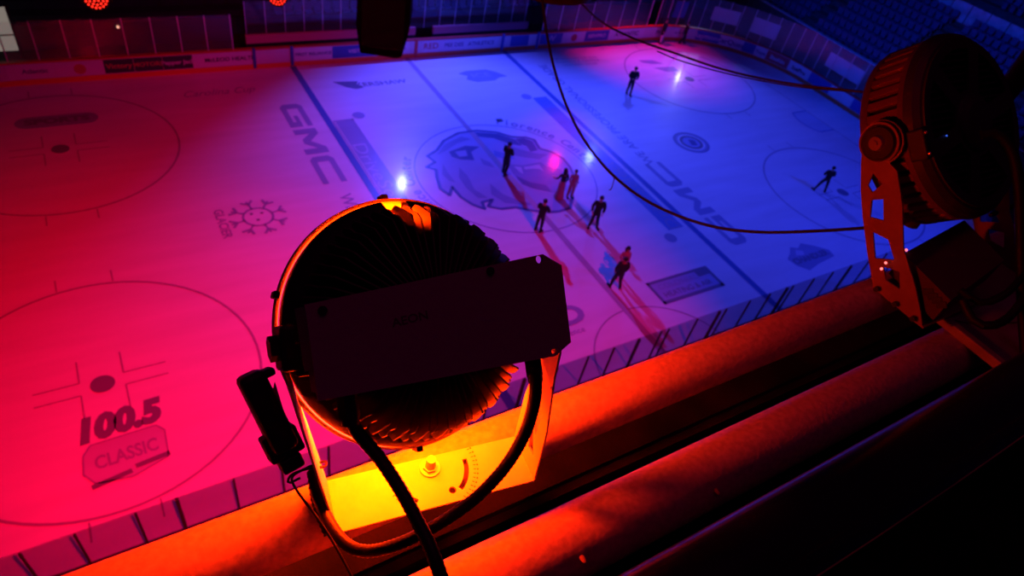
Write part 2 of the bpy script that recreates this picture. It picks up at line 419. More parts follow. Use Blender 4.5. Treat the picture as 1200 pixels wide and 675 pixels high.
# ------------------------------------------------------------------ boards and glass
def wall_strip(bm, pts, z0, z1, th=0, mi=0, closed=False):
    n = len(pts); rng = range(n if closed else n-1)
    for i in rng:
        a, b = pts[i], pts[(i+1) % n]
        bm.faces.new([bm.verts.new(p) for p in ((*a, z0), (*b, z0), (*b, z1), (*a, z1))]).material_index = mi
def offset_pts(off, sel):
    return [p for p in rink_outline(off, 14) if sel(p)]
out = rink_outline(0, 14); N_ = len(out)
def boards(name, idx, glass_top, glassm, post_m, post_pts, label, skip_glass=None):
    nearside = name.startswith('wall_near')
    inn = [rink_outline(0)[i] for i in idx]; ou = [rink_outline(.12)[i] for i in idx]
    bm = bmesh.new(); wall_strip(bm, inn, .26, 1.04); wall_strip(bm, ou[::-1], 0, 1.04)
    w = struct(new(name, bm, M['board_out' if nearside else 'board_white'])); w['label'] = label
    bm = bmesh.new(); i2 = [rink_outline(-.03)[i] for i in idx]; wall_strip(bm, i2, 0, .26)
    for a, b, c, d in zip(i2, i2[1:], inn, inn[1:]):
        bm.faces.new([bm.verts.new(p) for p in ((*a, .26), (*b, .26), (*d, .26), (*c, .26))])
    new('kick_plate', bm, M['kick'], w)
    bm = bmesh.new(); i3 = [rink_outline(-.04)[i] for i in idx]; o3 = [rink_outline(.2)[i] for i in idx]
    wall_strip(bm, i3, 1.04, 1.12); wall_strip(bm, o3[::-1], 1.04, 1.12)
    for a, b, c, d in zip(i3, i3[1:], o3, o3[1:]):
        bm.faces.new([bm.verts.new(p) for p in ((*a, 1.12), (*b, 1.12), (*d, 1.12), (*c, 1.12))])
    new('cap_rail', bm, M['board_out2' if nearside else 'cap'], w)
    return w
idx_far = list(range(14, 16)); 
# outline order: corner ++ (0..14), corner -+ (15..29), corner -- (30..44), corner +- (45..59)
wf = boards('wall_far', [14, 15], 2.6, None, None, None, 'far side hockey boards with advertising panels')
wcr = boards('wall_far_right_corner', list(range(0, 15)), 3, None, None, None, 'curved corner boards at the far right of the rink')
wr = boards('wall_right', [59, 0], 3, None, None, None, 'end boards behind the right goal line')
wn = boards('wall_near', [44, 45], 2, None, None, None, 'near side hockey boards below the catwalk')
wcl = boards('wall_near_left_corner', list(range(30, 45)), 2, None, None, None, 'near left curved boards')
wcl2 = boards('wall_far_left_corner', list(range(15, 30)), 2, None, None, None, 'far left curved boards')
wl = boards('wall_left', [29, 30], 2, None, None, None, 'left end boards')
wnr = boards('wall_near_right_corner', list(range(45, 60)), 2, None, None, None, 'near right curved boards')

def pane(parent, p, q, z0, z1, gm):
    bm = bmesh.new(); bm.faces.new([bm.verts.new(c) for c in ((*p, z0), (*q, z0), (*q, z1), (*p, z1))])
    new('glass_pane', bm, gm, parent)
def post(parent, p, z0, z1, m, r=.022):
    bm = bmesh.new(); box(bm, (p[0], p[1], (z0+z1)/2), (r*2, r*2, z1-z0)); new('glass_post', bm, m, parent)
# far side glass, left stretch and right stretch; the benches between are open
def glass_run(parent, xs, y, z1, gm, pm, r=.022):
    for a, b in zip(xs, xs[1:]): pane(parent, (a, y), (b, y), 1.12, z1, gm)
    for a in xs: post(parent, (a, y), 1.12, z1, pm, r)
glass_run(wf, [-19.6+1.22*i for i in range(9)], 12.66, 2.95, M['glass'], M['stanchion'], .028)
glass_run(wf, [9.6+1.3*i for i in range(8)], 12.66, 3.0, M['glass'], M['stanchion'], .024)
cpts = [rink_outline(.08, 14)[i] for i in range(14, -1, -1)]
for i in range(0, 14):
    pane(wcr, cpts[i], cpts[i+1], 1.12, 3.35, M['glass'])
    post(wcr, cpts[i], 1.12, 3.35, M['stanchion'], .024)
ry = [4.36-1.22*i for i in range(8)]
for a, b in zip(ry, ry[1:]): pane(wr, (E_+.08, a), (E_+.08, b), 1.12, 3.35, M['glass'])
for a in ry: post(wr, (E_+.08, a), 1.12, 3.35, M['stanchion'], .024)
nx = [-21.5, -20.05, -19.05, -17.86, -17.0, -15.74, -14.6, -13.4, -12.2, -11, -9.8, -8.6, -7.4, -6.2, -5.0, -3.95, -2.88, -1.9, -1.55, -.2, .9, 1.25, 2.5, 3.6, 4.6, 4.95, 6.2, 7.4, 8.6, 9.9, 11.1, 12.3]
for a, b in zip(nx, nx[1:]): pane(wn, (a, -13.2), (b, -13.2), 1.12, 2.82, M['glass_near'])
for i, a in enumerate(nx): post(wn, (a, -13.2), 1.12, 2.74, M['stanchion_dk'], .025 if i % 4 else .04)

# advertising panels on the far boards: each a flat panel with its lettering
def ad(parent, x0, x1, base, txt=None, tm='adtext', y=W-.012, z0=.30, z1=1.0, scale=.36, icon=None):
    bm = bmesh.new(); bm.faces.new([bm.verts.new(p) for p in ((x0, y, z0), (x1, y, z0), (x1, y, z1), (x0, y, z1))])
    if txt:
        add_mesh(bm, text_mesh(txt, scale, 1.1, .008), Matrix.Translation(((x0+x1)/2, y-.006, (z0+z1)/2)) @ Matrix.Rotation(PI/2, 4, 'X'), 1)
    if icon is not None:
        c = [bm.verts.new((icon+.26*math.cos(2*PI*i/20), y-.006, .62+.26*math.sin(2*PI*i/20))) for i in range(20)]
        f = bm.faces.new(c); f.material_index = 1
    new('advertising_panel', bm, [M[base], M[tm]], parent)
ad(wf, -19.5, -17.9, 'adwhite', 'Atlantic', 'adtext', scale=.3); ad(wf, -17.88, -15.9, 'adwhite', None, 'adred', icon=-16.9)
ad(wf, -21, -19.52, 'adwhite', 'Bank')
ad(wf, -15.88, -14.6, 'adblack', 'Victory', 'adred', scale=.34); ad(wf, -14.58, -13.3, 'adblack', 'MOTORS', 'adred', scale=.3)
ad(wf, -13.28, -11.9, 'adblack', 'Pepper Jack', 'adwhite', scale=.3); ad(wf, -11.88, -11.2, 'adwhite')
ad(wf, -11.18, -8.9, 'adwhite', 'McLEOD HEALTH', 'adblack', scale=.3)
ad(wf, -6.7, -4.6, 'adwhite', 'FIRST RELIANCE', 'adtext', scale=.26); ad(wf, -4.58, -2.0, 'adblue', 'VISIT', 'adwhite', scale=.3)
ad(wf, -1.98, 0.1, 'adwhite', 'CAROLINA', 'adtext', scale=.3)
ad(wf, 1.0, 2.1, 'adwhite', 'RED', 'adred', scale=.5); ad(wf, 2.12, 6.3, 'adwhite', 'PEE DEE   ATHLETICS', 'adtext', scale=.34)
ad(wf, 7.2, 8.6, 'adblue'); ad(wf, 9.5, 11.3, 'adblue', 'W', 'adwhite', scale=.6); ad(wf, 11.32, 13.2, 'adwhite', None, 'adred', icon=12.3)
ad(wf, 13.22, 15.3, 'adblue', 'SERVPRO', 'adwhite', scale=.34); ad(wf, 15.32, 18.6, 'adwhite', 'ATLANTIC', 'adblack', scale=.42)
def ad_curve(i0, i1, base, txt, tm, sc=.42):
    pts = [rink_outline(-.015)[i] for i in range(i0, i1-1, -1)]
    bm = bmesh.new(); wall_strip(bm, pts, .30, 1.0)
    a, b = Vector(pts[0]), Vector(pts[-1]); L = [0]
    for p, q in zip(pts, pts[1:]): L.append(L[-1]+(Vector(q)-Vector(p)).length)
    me = text_mesh(txt, sc, 1.15, .012)
    def on(s):
        s = max(0, min(L[-1]-1e-4, s))
        for k in range(len(L)-1):
            if L[k] <= s <= L[k+1]:
                t = (s-L[k])/(L[k+1]-L[k]); p = Vector(pts[k]).lerp(Vector(pts[k+1]), t); return p
    for v in me.vertices:
        p = on(v.co.x+L[-1]/2); n = Vector((-(p.x-(E_-RC)), -(p.y-(W-RC)))).normalized()*.012
        v.co = Vector((p.x+n.x, p.y+n.y, .62+v.co.y))
    add_mesh(bm, me, Matrix.Identity(4), 1)
    new('advertising_panel', bm, [M[base], M[tm]], wcr)
ad_curve(14, 13, 'adwhite', 'PH', 'adtext'); ad_curve(12, 11, 'adwhite', '= = =', 'adtext', .3)
ad_curve(10, 8, 'adblue', 'Raymond', 'adwhite', .5); ad_curve(8, 6, 'adwhite', 'CarQuest', 'adtext', .5)
ad_curve(6, 5, 'adblue', '', 'adwhite'); ad_curve(5, 4, 'adwhite', 'Toys', 'adtext', .34); ad_curve(4, 2, 'adred', 'Baskin', 'adwhite', .4)
ad_curve(2, 0, 'adwhite', 'IcePro', 'adblack', .4)
for i, (y0, y1, k) in enumerate(((4.3, 2.4, 'adblue'), (2.3, .5, 'adwhite'), (.4, -1.6, 'adblue'), (-1.7, -3.6, 'adwhite'))):
    bm = bmesh.new(); x = E_-.015
    bm.faces.new([bm.verts.new(p) for p in ((x, y0, .30), (x, y1, .30), (x, y1, 1), (x, y0, 1))]); new('advertising_panel', bm, M[k], wr)
for x in (-8.85, -6.85, .55, 6.6, 9.3):      # dark gate posts in the far boards
    bm = bmesh.new(); box(bm, (x, W-.03, .62), (.16, .1, 1.1)); new('gate_post', bm, M['adblue'] if x != .55 else M['cap'], wf)
# end-zone banners behind the curved glass
def banner(p, q, z0, z1, k, label):
    bm = bmesh.new(); bm.faces.new([bm.verts.new(c) for c in ((*p, z0), (*q, z0), (*q, z1), (*p, z1))])
    o = new('wall_banner', bm, M[k]); tag(o, label, 'banner')
def coff(i, off): return rink_outline(off)[i]
banner(coff(9, .9), coff(7, .9), 1.6, 2.6, 'adwhite', 'pale banner behind the curved corner glass, left of the purple gap')
banner(coff(6, .9), coff(4, .9), 1.5, 2.6, 'adwhite', 'long pale banner behind the corner glass above the red advert')
banner((E_+.9, 4.2), (E_+.9, 1.2), 1.5, 2.5, 'adwhite', 'pale banner behind the end glass beside the right stage light')
banner(coff(12, .9), coff(11, .9), 1.4, 2.6, 'adblue', 'blue banner behind the far right corner glass')

# ------------------------------------------------------------------ far side: bench boxes, stands
bm = bmesh.new()
for x0, x1 in ((-8.9, 1.1), (2.3, 9.3)):
    box(bm, ((x0+x1)/2, 14.05, .38), (x1-x0, .1, .76)); box(bm, ((x0+x1)/2, 14.0, 1.0), (x1-x0, .2, .46), .02, 1)
wb = struct(new('wall_bench', bm, [M['dark'], mat('bench_wall', (.85, .34, .42), .6)]))
glass_run(wb, [-8.8+1.05*i for i in range(18)], 14.1, 3.0, M['glass'], M['stanchion'], .022)
def bench(x0, x1, lab):
    r = empty('players_bench', Matrix.Translation(((x0+x1)/2, 13.4, 0)), lab, 'bench')
    bm = bmesh.new(); box(bm, (0, 0, .45), (x1-x0, .35, .05), .01); new('seat', bm, M['fascia'], r)
    for s in (-.4, 0, .4):
        bm = bmesh.new(); box(bm, (s*(x1-x0), 0, .18), (.06, .3, .48)); new('leg', bm, M['dark'], r)
bench(-8, -1, 'players bench in the box left of the hanging loudspeaker'); bench(1, 6, 'players bench in the box right of the hanging loudspeaker')
bm = bmesh.new(); box(bm, (-2, 16.4, .55), (52, .2, 1.3)); struct(new('trim_stand_front', bm, M['concrete_dk']))
bm = bmesh.new()
for i in range(7): box(bm, (-2, 17.0+.85*i, .3+.38*i), (52, .85, .9+.38*i*.2))
struct(new('floor_stand_far', bm, M['concrete_dk']))
for nm, c_, s_ in (('wall_back_far', (0, 24, 8), (100, .3, 18)), ('wall_back_near', (0, -32, 8), (100, .3, 20)), ('wall_back_left', (-50, -4, 8), (.3, 56, 20))):
    bm = bmesh.new(); box(bm, c_, s_); struct(new(nm, bm, M['concrete_dk']))
# end stand: stepped tiers rising to the right
SX, SZ, DX, DZ = 30.0, 2.7, .85, .40
bm = bmesh.new(); box(bm, (29.4, 2, 1.45), (.16, 40, 2.9)); box(bm, (29.38, 2, 2.93), (.28, 40, .07), mi=1)
NR = 8
for i in range(NR): box(bm, (SX+DX*i, 2, (SZ+DZ*i)/2), (DX, 40, SZ+DZ*i))
xb = SX+DX*NR
box(bm, (xb+.1, 2, 3.2), (.3, 40, 6.4)); box(bm, (xb-.07, 2, 6.25), (.06, 40, 1.25), mi=1)
for i in range(6): box(bm, (xb+.8+DX*i, 2, (6.6+DZ*1.2*i)/2), (DX, 40, 6.6+DZ*1.2*i))
bq = bmesh.new(); box(bq, (50, -4, 8), (.3, 56, 20)); struct(new('wall_back_right', bq, M['concrete_dk']))
es = new('floor_stand_end', bm, [M['concrete'], M['fascia']]); struct(es)
bm = bmesh.new()
for k in range(26): box(bm, (xb-.12, -16+1.4*k, 6.25), (.05, .05, 1.25))
new('fascia_joint', bm, M['dark'], es)

# seats
def seat_mesh():
    bm = bmesh.new()
    box(bm, (0, 0, .42), (.42, .44, .05), .015); box(bm, (.2, 0, .68), (.05, .44, .46), .02); box(bm, (.05, 0, .2), (.05, .3, .4))
    me = bpy.data.meshes.new('stadium_seat'); bm.to_mesh(me); bm.free(); me.materials.append(M['seat']); return me
SM = seat_mesh(); spots = []
def aisle(y): return (y % 7.2) < 1.1
for i in range(NR):
    for k in range(66):
        y = -16+.56*k
        if not aisle(y): spots.append((SX+DX*i-.1, y, SZ+DZ*i, 0, 0, i))
for i in range(1, 6):
    for k in range(66):
        y = -16+.56*k
        if not aisle(y): spots.append((xb+.7+DX*i, y, 6.6+DZ*1.2*i, 0, 2, i))
for i in range(0, 7):
    for k in range(86):
        x = -26+.58*k
        if x > -8 and not (x % 8) < 1.2: spots.append((x, 17.0+.85*i-.1, .75+.418*i, PI/2, 1, i))
vis = [s for s in spots if in_view((s[0], s[1], s[2]+.5), 4)]
vis.sort(key=lambda s: (Vector(s[:3])-CAM).length)
rowname = ['front row', 'second row', 'third row', 'fourth row', 'fifth row', 'sixth row', 'seventh row', 'eighth row', 'ninth row']
where = ['of the lower end stand', 'of the far side stand', 'of the upper end stand']
for s in vis[:290]:
    o = bpy.data.objects.new('stadium_seat', SM); o.location = s[:3]; o.rotation_euler = (0, 0, s[3]); link(o)
    tag(o, 'dark blue plastic seat, %s %s' % (rowname[s[5]], where[s[4]]), 'seat', 'seats in the %s %s' % (rowname[s[5]], where[s[4]]))
bm = bmesh.new()
for s in vis[290:]:
    nv = len(bm.verts); bm.from_mesh(SM); bm.verts.ensure_lookup_table()
    mt = Matrix.Translation(s[:3]) @ Matrix.Rotation(s[3], 4, 'Z')
    for v in bm.verts[nv:]: v.co = mt @ v.co
if len(bm.verts):
    o = new('stadium_seating', bm, M['seat']); tag(o, 'distant rows of dark seats at the back of the stands', 'seating'); o['kind'] = 'stuff'
else: bm.free()

# lit corridor opening, top left; tunnel behind the far glass
bm = bmesh.new(); box(bm, (-20.25, 15.7, 1.3), (2.0, .1, 2.1)); struct(new('door_1', bm, M['lit']))
bm = bmesh.new(); box(bm, (-20.25, 15.62, 1.05), (2.05, .06, .05)); box(bm, (-19.2, 15.6, 1.2), (.12, .2, 2.6)); struct(new('trim_1', bm, M['dark']))
bm = bmesh.new(); box(bm, (21.0, 13.6, 1.9), (.75, .5, 3.8), .03); struct(new('door_2', bm, M['dark']))
bm = bmesh.new(); cyl(bm, (-14.75, 16.3, .95), (-14.75, 16.2, .97), .07); o = new('indicator_lamp', bm, M['bulb']); tag(o, 'tiny warm lamp glowing in the dark stand behind the left glass', 'lamp')

# ------------------------------------------------------------------ hanging things between camera and far boards
# loudspeaker
p = ahead(450, 26, 13.0)
r = empty('hanging_loudspeaker', Matrix.Translation(p) @ Matrix.Rotation(math.radians(-28), 4, 'Z') @ Matrix.Rotation(math.radians(8), 4, 'X'), 'black loudspeaker cabinet hanging over the far boards near the centre line', 'loudspeaker')
bm = bmesh.new()
prof = [(-.42, -.55), (-.50, .05), (-.45, .9), (.52, .9), (.52, .1), (.40, -.50), (.30, -.55)]
for y in (-.32, .32):
    pass
f = [bm.verts.new((x, -.34, z)) for x, z in prof]; b = [bm.verts.new((x, .34, z)) for x, z in prof]
bm.faces.new(f); bm.faces.new(b[::-1])
for i in range(len(prof)): bm.faces.new((f[i], b[i], b[(i+1) % len(prof)], f[(i+1) % len(prof)]))
bmesh.ops.recalc_face_normals(bm, faces=bm.faces); bmesh.ops.bevel(bm, geom=bm.edges[:], offset=.02, segments=2, affect='EDGES')
new('cabinet', bm, M['speaker'], r)
bm = bmesh.new(); box(bm, (.02, -.35, .2), (.8, .03, 1.1), .01)
new('grille', bm, M['dark'], r)
bm = bmesh.new(); cyl(bm, (0, 0, .9), (0, 0, 3.2), .02); new('hanging_rod', bm, M['dark'], r)
# par cans with red LED dots
def par_can(u, v, t, label):
    p = ahead(u, v, t); d = (CAM-p).normalized()
    q = d.to_track_quat('Z', 'Y').to_matrix().to_4x4()
    r = empty('led_par_light', Matrix.Translation(p) @ q, label, 'stage light', 'red LED lights facing the catwalk')
    bm = bmesh.new(); lathe(bm, [(.0, -.22), (.12, -.22), (.175, -.12), (.178, .012), (.165, .012), (.162, -.01), (0, -.01)], 36)
    new('housing', bm, M['black'], r, True)
    bm = bmesh.new()
    for n, R in ((1, 0), (6, .05), (12, .098), (18, .14)):
        for k in range(n):
            a = 2*PI*k/n; c = Vector((R*math.cos(a), R*math.sin(a), -.008))
            cyl(bm, c, c+Vector((0, 0, .012)), .015, n=10)
    new('led_array', bm, M['leddot'], r)
    bm = bmesh.new()
    for s in (-1, 1): box(bm, (s*.19, .1, -.08), (.012, .35, .04))
    box(bm, (0, .28, -.08), (.39, .012, .04)); new('yoke', bm, M['black'], r)
par_can(112, -3, 9.5, 'round red LED par light above the left ice, further left of two')
par_can(325, -5, 11.5, 'round red LED par light at the top edge left of the loudspeaker')

# ------------------------------------------------------------------ people
def skin_mesh(verts, radii, edges, sub=2):
    verts = list(verts)
    me = bpy.data.meshes.new('s'); me.from_pydata([tuple(v) for v in verts], edges, []); me.update()
    o = bpy.data.objects.new('s', me); COL.objects.link(o)
    md = o.modifiers.new('k', 'SKIN'); md.use_smooth_shade = True
    for i, r in enumerate(radii):
        r2 = r if isinstance(r, tuple) else (r, r)
        me.skin_vertices[0].data[i].radius = r2
        me.skin_vertices[0].data[i].use_root = (i == 0)
    ms = o.modifiers.new('b', 'SUBSURF'); ms.levels = sub; ms.render_levels = sub
    dg = bpy.context.evaluated_depsgraph_get(); out = bpy.data.meshes.new_from_object(o.evaluated_get(dg))
    bpy.data.objects.remove(o); bpy.data.meshes.remove(me); return out
def chain_graph(chains):
    V, Rr, E, key = [], [], [], {}
    for ch in chains:
        prev = None
        for k, p, r in ch:
            if k not in key: key[k] = len(V); V.append(p); Rr.append(r)
            i = key[k]
            if prev is not None and (prev, i) not in E: E.append((prev, i))
            prev = i
    return V, Rr, E
def figure(loc, yaw, H, label, J=None, top='suit', legs='denim', shoe='shoe', dress=None, long_hair=False, lean=0, fem=False, coat=0, extra=None):
    s = H/1.75
    r = empty('person', Matrix.Translation((loc[0], loc[1], 0.0)) @ Matrix.Rotation(math.radians(yaw), 4, 'Z'), label, 'person')
    sh = .17 if fem else .20
    D = dict(pelvis=(0, 0, .95), waist=(0, 0, 1.08), chest=(0, .01, 1.28), neck=(0, 0, 1.46), head=(0, .02, 1.60), crown=(0, .01, 1.68),
             shL=(-sh, 0, 1.40), elL=(-sh-.05, -.03, 1.12), wrL=(-sh-.01, .07, .88), haL=(-sh-.0, .10, .80),
             shR=(sh, 0, 1.40), elR=(sh+.05, -.03, 1.12), wrR=(sh+.01, .07, .88), haR=(sh+.0, .10, .80),
             hiL=(-.09, 0, .88), knL=(-.11, .02, .49), anL=(-.12, -.02, .09), toL=(-.14, .14, .03),
             hiR=(.09, 0, .88), knR=(.11, .02, .49), anR=(.12, -.02, .09), toR=(.14, .14, .03))
    if J: D.update(J)
    D = {k: Vector(v)*s for k, v in D.items()}
    if lean:
        for k in D:
            if k[:2] not in ('an', 'to'): D[k].y += lean*D[k].z
    g = lambda k, rad: (k, D[k], rad*s)
    body = [[g('pelvis', .105), g('waist', .095), g('chest', .115), g('neck', .05), g('head', .088), g('crown', .072)]]
    for q in 'LR':
        body.append([g('chest', .115), g('sh'+q, .055), g('el'+q, .04), g('wr'+q, .028), g('ha'+q, .032)])
        body.append([g('pelvis', .105), g('hi'+q, .085), g('kn'+q, .055), g('an'+q, .038), g('to'+q, .035)])
    me = skin_mesh(*[x for x in chain_graph(body)], sub=1)
    bm = bmesh.new(); bm.from_mesh(me); bpy.data.meshes.remove(me)
    # fingers, nose, ears
    for q, sg in (('L', -1), ('R', 1)):
        d = (D['ha'+q]-D['wr'+q]).normalized(); side = d.orthogonal().normalized(); o2 = d.cross(side)
        base = D['ha'+q]
        for k, L in enumerate((.066, .076, .07, .056)):
            a = base+side*(k-1.5)*.019*s; b = a+(d*L*.6+o2*.008)*s; c = b+(d*L*.5+o2*.022)*s
            tube(bm, [a, b, c], .0085*s, 6)
        a = D['wr'+q]+d*.03*s; tube(bm, [a, a+(side*-.045+d*.03)*s, a+(side*-.05+d*.065)*s], .010*s, 6)
    hd = D['head']
    cyl(bm, hd+Vector((0, .08, -.01))*s, hd+Vector((0, .115, -.025))*s, .012*s, .016*s, 6)
    for sg in (-1, 1):
        box(bm, hd+Vector((sg*.088, 0, -.01))*s, Vector((.016, .03, .05))*s, .004*s)
    o = new('body', bm, M['skin'], r, True)
    bm = bmesh.new()
    for sg in (-1, 1): box(bm, hd+Vector((sg*.034, .084, .015))*s, Vector((.024, .012, .010))*s)
    box(bm, hd+Vector((0, .082, -.052))*s, Vector((.045, .012, .008))*s); new('face_features', bm, M['hair'], r)
    # jacket
    t = [[('a', D['pelvis']+Vector((0, 0, -.17-coat if not fem else -.10))*s, (.175+coat*.2 if not fem else .15)*s), ('b', D['pelvis']+Vector((0, 0, .02))*s, (.172 if not fem else .14)*s), g('waist', .16 if not fem else .115), g('chest', .165 if not fem else .125), ('nb', D['neck']+Vector((0, 0, -.05))*s, .07*s)]]
    for q in 'LR':
        t.append([g('chest', .165 if not fem else .125), g('sh'+q, .078 if not fem else .058), g('el'+q, .075 if not fem else .05), g('wr'+q, .05 if not fem else .036)])
    new('jacket' if not fem else 'top', skin_mesh(*chain_graph(t), sub=2), M[top], r, True)
    if dress:
        bm = bmesh.new(); prof = [(.12, 1.02), (.16, .85), (.17, .6), (.20, .3), (.24, .05)]
        rg = lathe(bm, [(a*s, z*s) for a, z in prof], 24)
        for ring_ in rg:
            for i, v in enumerate(ring_):
                v.co.x *= 1+.05*math.sin(i*2.6); v.co += Vector((D['pelvis'].x, D['pelvis'].y*v.co.z/(.95*s), 0))
        new('skirt', bm, M[dress], r, True)
    else:
        t = [[('a', D['pelvis']+Vector((0, 0, .08))*s, .135*s), g('pelvis', .14)]]
        for q in 'LR': t.append([g('pelvis', .14), g('hi'+q, .115), g('kn'+q, .085), g('an'+q, .062), ('cu'+q, D['an'+q]+Vector((0, 0, -.03))*s, .062*s)])
        new('trousers', skin_mesh(*chain_graph(t), sub=1), M[legs], r, True)
    for q in 'LR':
        bm = bmesh.new(); a, b = D['an'+q], D['to'+q]; d = (b-a); d.z = 0; L = d.length or .1; d.normalize()
        ang = math.atan2(d.y, d.x); c = Vector(((a.x+b.x)/2, (a.y+b.y)/2, .045*s))
        box(bm, c, Vector((.27*s, .095*s, .085*s)), .02*s, rot=Matrix.Rotation(ang, 3, 'Z'))
        new('shoe', bm, M[shoe], r, True)
    bm = bmesh.new(); bmesh.ops.create_icosphere(bm, subdivisions=3, radius=.112*s)
    for v in bm.verts:
        x, y, z = v.co/s; y2 = y
        if y > .05 and z < .045: v.co *= .80
        v.co.x *= .88
        if z < -.02 and long_hair and y < .04: v.co.z -= .20*s*(-(z+.02)/.09); v.co.x *= 1.25; v.co.y -= .03*s
        elif z < -.03: v.co *= .82
        v.co += hd+Vector((0, -.014, .028))*s
    new('hair', bm, M['hair'], r, True)
    if extra: extra(r, D, s)
    return r
G = lambda u, v: ice_pt(u, v)
def ft(r, D, s):  # small white item in the hand
    bm = bmesh.new(); box(bm, D['haL']+Vector((0, .05, .02)), (.16, .10, .05), .01); o = new('held_papers', bm, M['adwhite'], r)
figure(G(590.5, 204), -65, 1.84, 'man in a dark suit standing alone on the cat emblem, hands held in front', dict(elL=(-.22, .02, 1.15), wrL=(-.10, .26, 1.16), haL=(-.05, .33, 1.17), elR=(.24, .02, 1.15), wrR=(.12, .26, 1.12), haR=(.06, .34, 1.14), knL=(-.10, .06, .49), anL=(-.14, .12, .09), toL=(-.15, .28, .03), anR=(.12, -.16, .09), toR=(.14, -.0, .03)))
def front(r, D, s):
    bm = bmesh.new(); bmesh.ops.create_uvsphere(bm, u_segments=14, v_segments=10, radius=.115*s)
    for v in bm.verts: v.co = Vector((v.co.x*.9, v.co.y*.55, v.co.z*1.9))+D['chest']+Vector((0, .11, -.05))*s
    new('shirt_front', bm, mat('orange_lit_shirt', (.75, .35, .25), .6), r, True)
figure(G(630, 271), -60, 1.80, 'man in dark clothes with a pale shirt front, arms folded, by the circle line', dict(elL=(-.27, .08, 1.14), wrL=(-.05, .24, 1.16), haL=(.04, .25, 1.17), elR=(.27, .08, 1.14), wrR=(.05, .26, 1.19), haR=(-.04, .27, 1.2), chest=(0, -.01, 1.28), waist=(0, .03, 1.08)), coat=.02, extra=front)
figure(G(654.5, 232), -10, 1.72, 'long haired woman in a floor length rose gown holding white papers', dict(elL=(-.28, .04, 1.16), wrL=(-.34, .20, 1.05), haL=(-.38, .27, 1.06)), top='hair', dress='rose', long_hair=True, fem=True, extra=ft)
figure(G(667, 231), 165, 1.62, 'slim woman in a dark rose outfit just right of the gowned woman', dict(), top='rose', legs='rose', fem=True, long_hair=False)
figure(G(694, 267), 150, 1.84, 'broad man in a dark jacket standing with feet apart, right of the folded-arms man', dict(elL=(-.27, -.02, 1.14), wrL=(-.24, .08, .92), haL=(-.22, .1, .84), elR=(.27, -.02, 1.14), wrR=(.24, .08, .92), haR=(.22, .1, .84), anL=(-.20, -.02, .09), toL=(-.24, .12, .03), anR=(.16, -.02, .09), toR=(.2, .12, .03)), coat=.08)
figure(G(724, 324), 160, 1.72, 'long haired woman in a pink top behind the man in black near the framed advert', dict(elR=(.24, .05, 1.16), wrR=(.16, .2, 1.05), haR=(.12, .26, 1.08)), top='pinktop', long_hair=True, fem=True)
figure(G(720.5, 337.5), -20, 1.74, 'man in black with legs apart, nearest person to the framed advert', dict(anL=(-.22, .05, .09), toL=(-.26, .2, .03), knL=(-.16, .08, .49), anR=(.2, -.04, .09), toR=(.26, .1, .03), elL=(-.26, .0, 1.15), elR=(.26, .02, 1.15)), coat=.08)
figure(G(736, 110.5), 160, 1.86, 'lone man in a dark jacket walking between the lettering and far right circle', dict(elL=(-.28, .03, 1.16), wrL=(-.14, .2, 1.06), haL=(-.06, .24, 1.06), elR=(.28, .03, 1.16), wrR=(.14, .2, 1.06), haR=(.06, .24, 1.06), anL=(-.07, .14, .09), toL=(-.08, .28, .03), anR=(.07, -.14, .09), toR=(.08, 0, .03)))
figure(G(961, 224.5), -35, 1.68, 'man with legs wide apart working alone in the near right circle', dict(elL=(-.30, .04, 1.14), wrL=(-.16, .22, 1.02), haL=(-.09, .28, 1.0), elR=(.30, .04, 1.14), wrR=(.16, .24, 1.02), haR=(.08, .3, 1.0), knL=(-.24, .06, .48), anL=(-.40, -.02, .09), toL=(-.46, .12, .03), knR=(.2, .06, .48), anR=(.26, .02, .09), toR=(.3, .17, .03)))
figure(G(798, 51), -120, 1.70, 'person in dark clothes skating near the far right corner boards', dict(anL=(-.1, .2, .09), toL=(-.1, .34, .03), anR=(.1, -.2, .09), toR=(.1, -.06, .03), knL=(-.1, .16, .5)), lean=.05)
def pads(r, D, s):
    for q in 'LR':
        bm = bmesh.new(); c = (D['kn'+q]+D['an'+q])/2; box(bm, c+Vector((0, .06, .03)), (.2, .14, .62), .03); new('leg_pad', bm, M['pads'], r, True)
figure(G(773, 50), -150, 1.84, 'goaltender in dark jersey and white leg pads by the open far gate', dict(elL=(-.3, .04, 1.14), elR=(.3, .04, 1.14), anL=(-.22, 0, .09), toL=(-.26, .14, .03), anR=(.22, 0, .09), toR=(.26, .14, .03)), coat=.05, extra=pads)

# ------------------------------------------------------------------ catwalk rails in the foreground (all along world X)
def rel(dx, dy, dz): return CAM+Vector((dx, dy, dz))
def pipe(name, dy, dz, rad, x0, x1, m, label, n=48, noise=0):
    bm = bmesh.new(); segs = 60; prev = None
    for i in range(segs+1):
        x = x0+(x1-x0)*i/segs
        rg = [bm.verts.new((x, rad*math.cos(2*PI*k/n), rad*math.sin(2*PI*k/n))) for k in range(n)]
        if prev:
            for k in range(n): bm.faces.new((prev[k], prev[(k+1) % n], rg[(k+1) % n], rg[k]))
        else: bm.faces.new(rg)
        prev = rg
    bm.faces.new(prev[::-1]); bmesh.ops.recalc_face_normals(bm, faces=bm.faces)
    o = new(name, bm, m, None, True); o.location = rel(0, dy, dz); tag(o, label, 'pipe'); return o
pipe('steel_pipe', .638, -1.264, .064, -2.2, 6.5, M['steel'], 'dusty round steel pipe under both stage lights, nearest the ice')
pipe('steel_pipe', .394, -1.322, .077, -2.2, 6.5, M['steel'], 'dusty round steel pipe, second from the ice, with small drips')
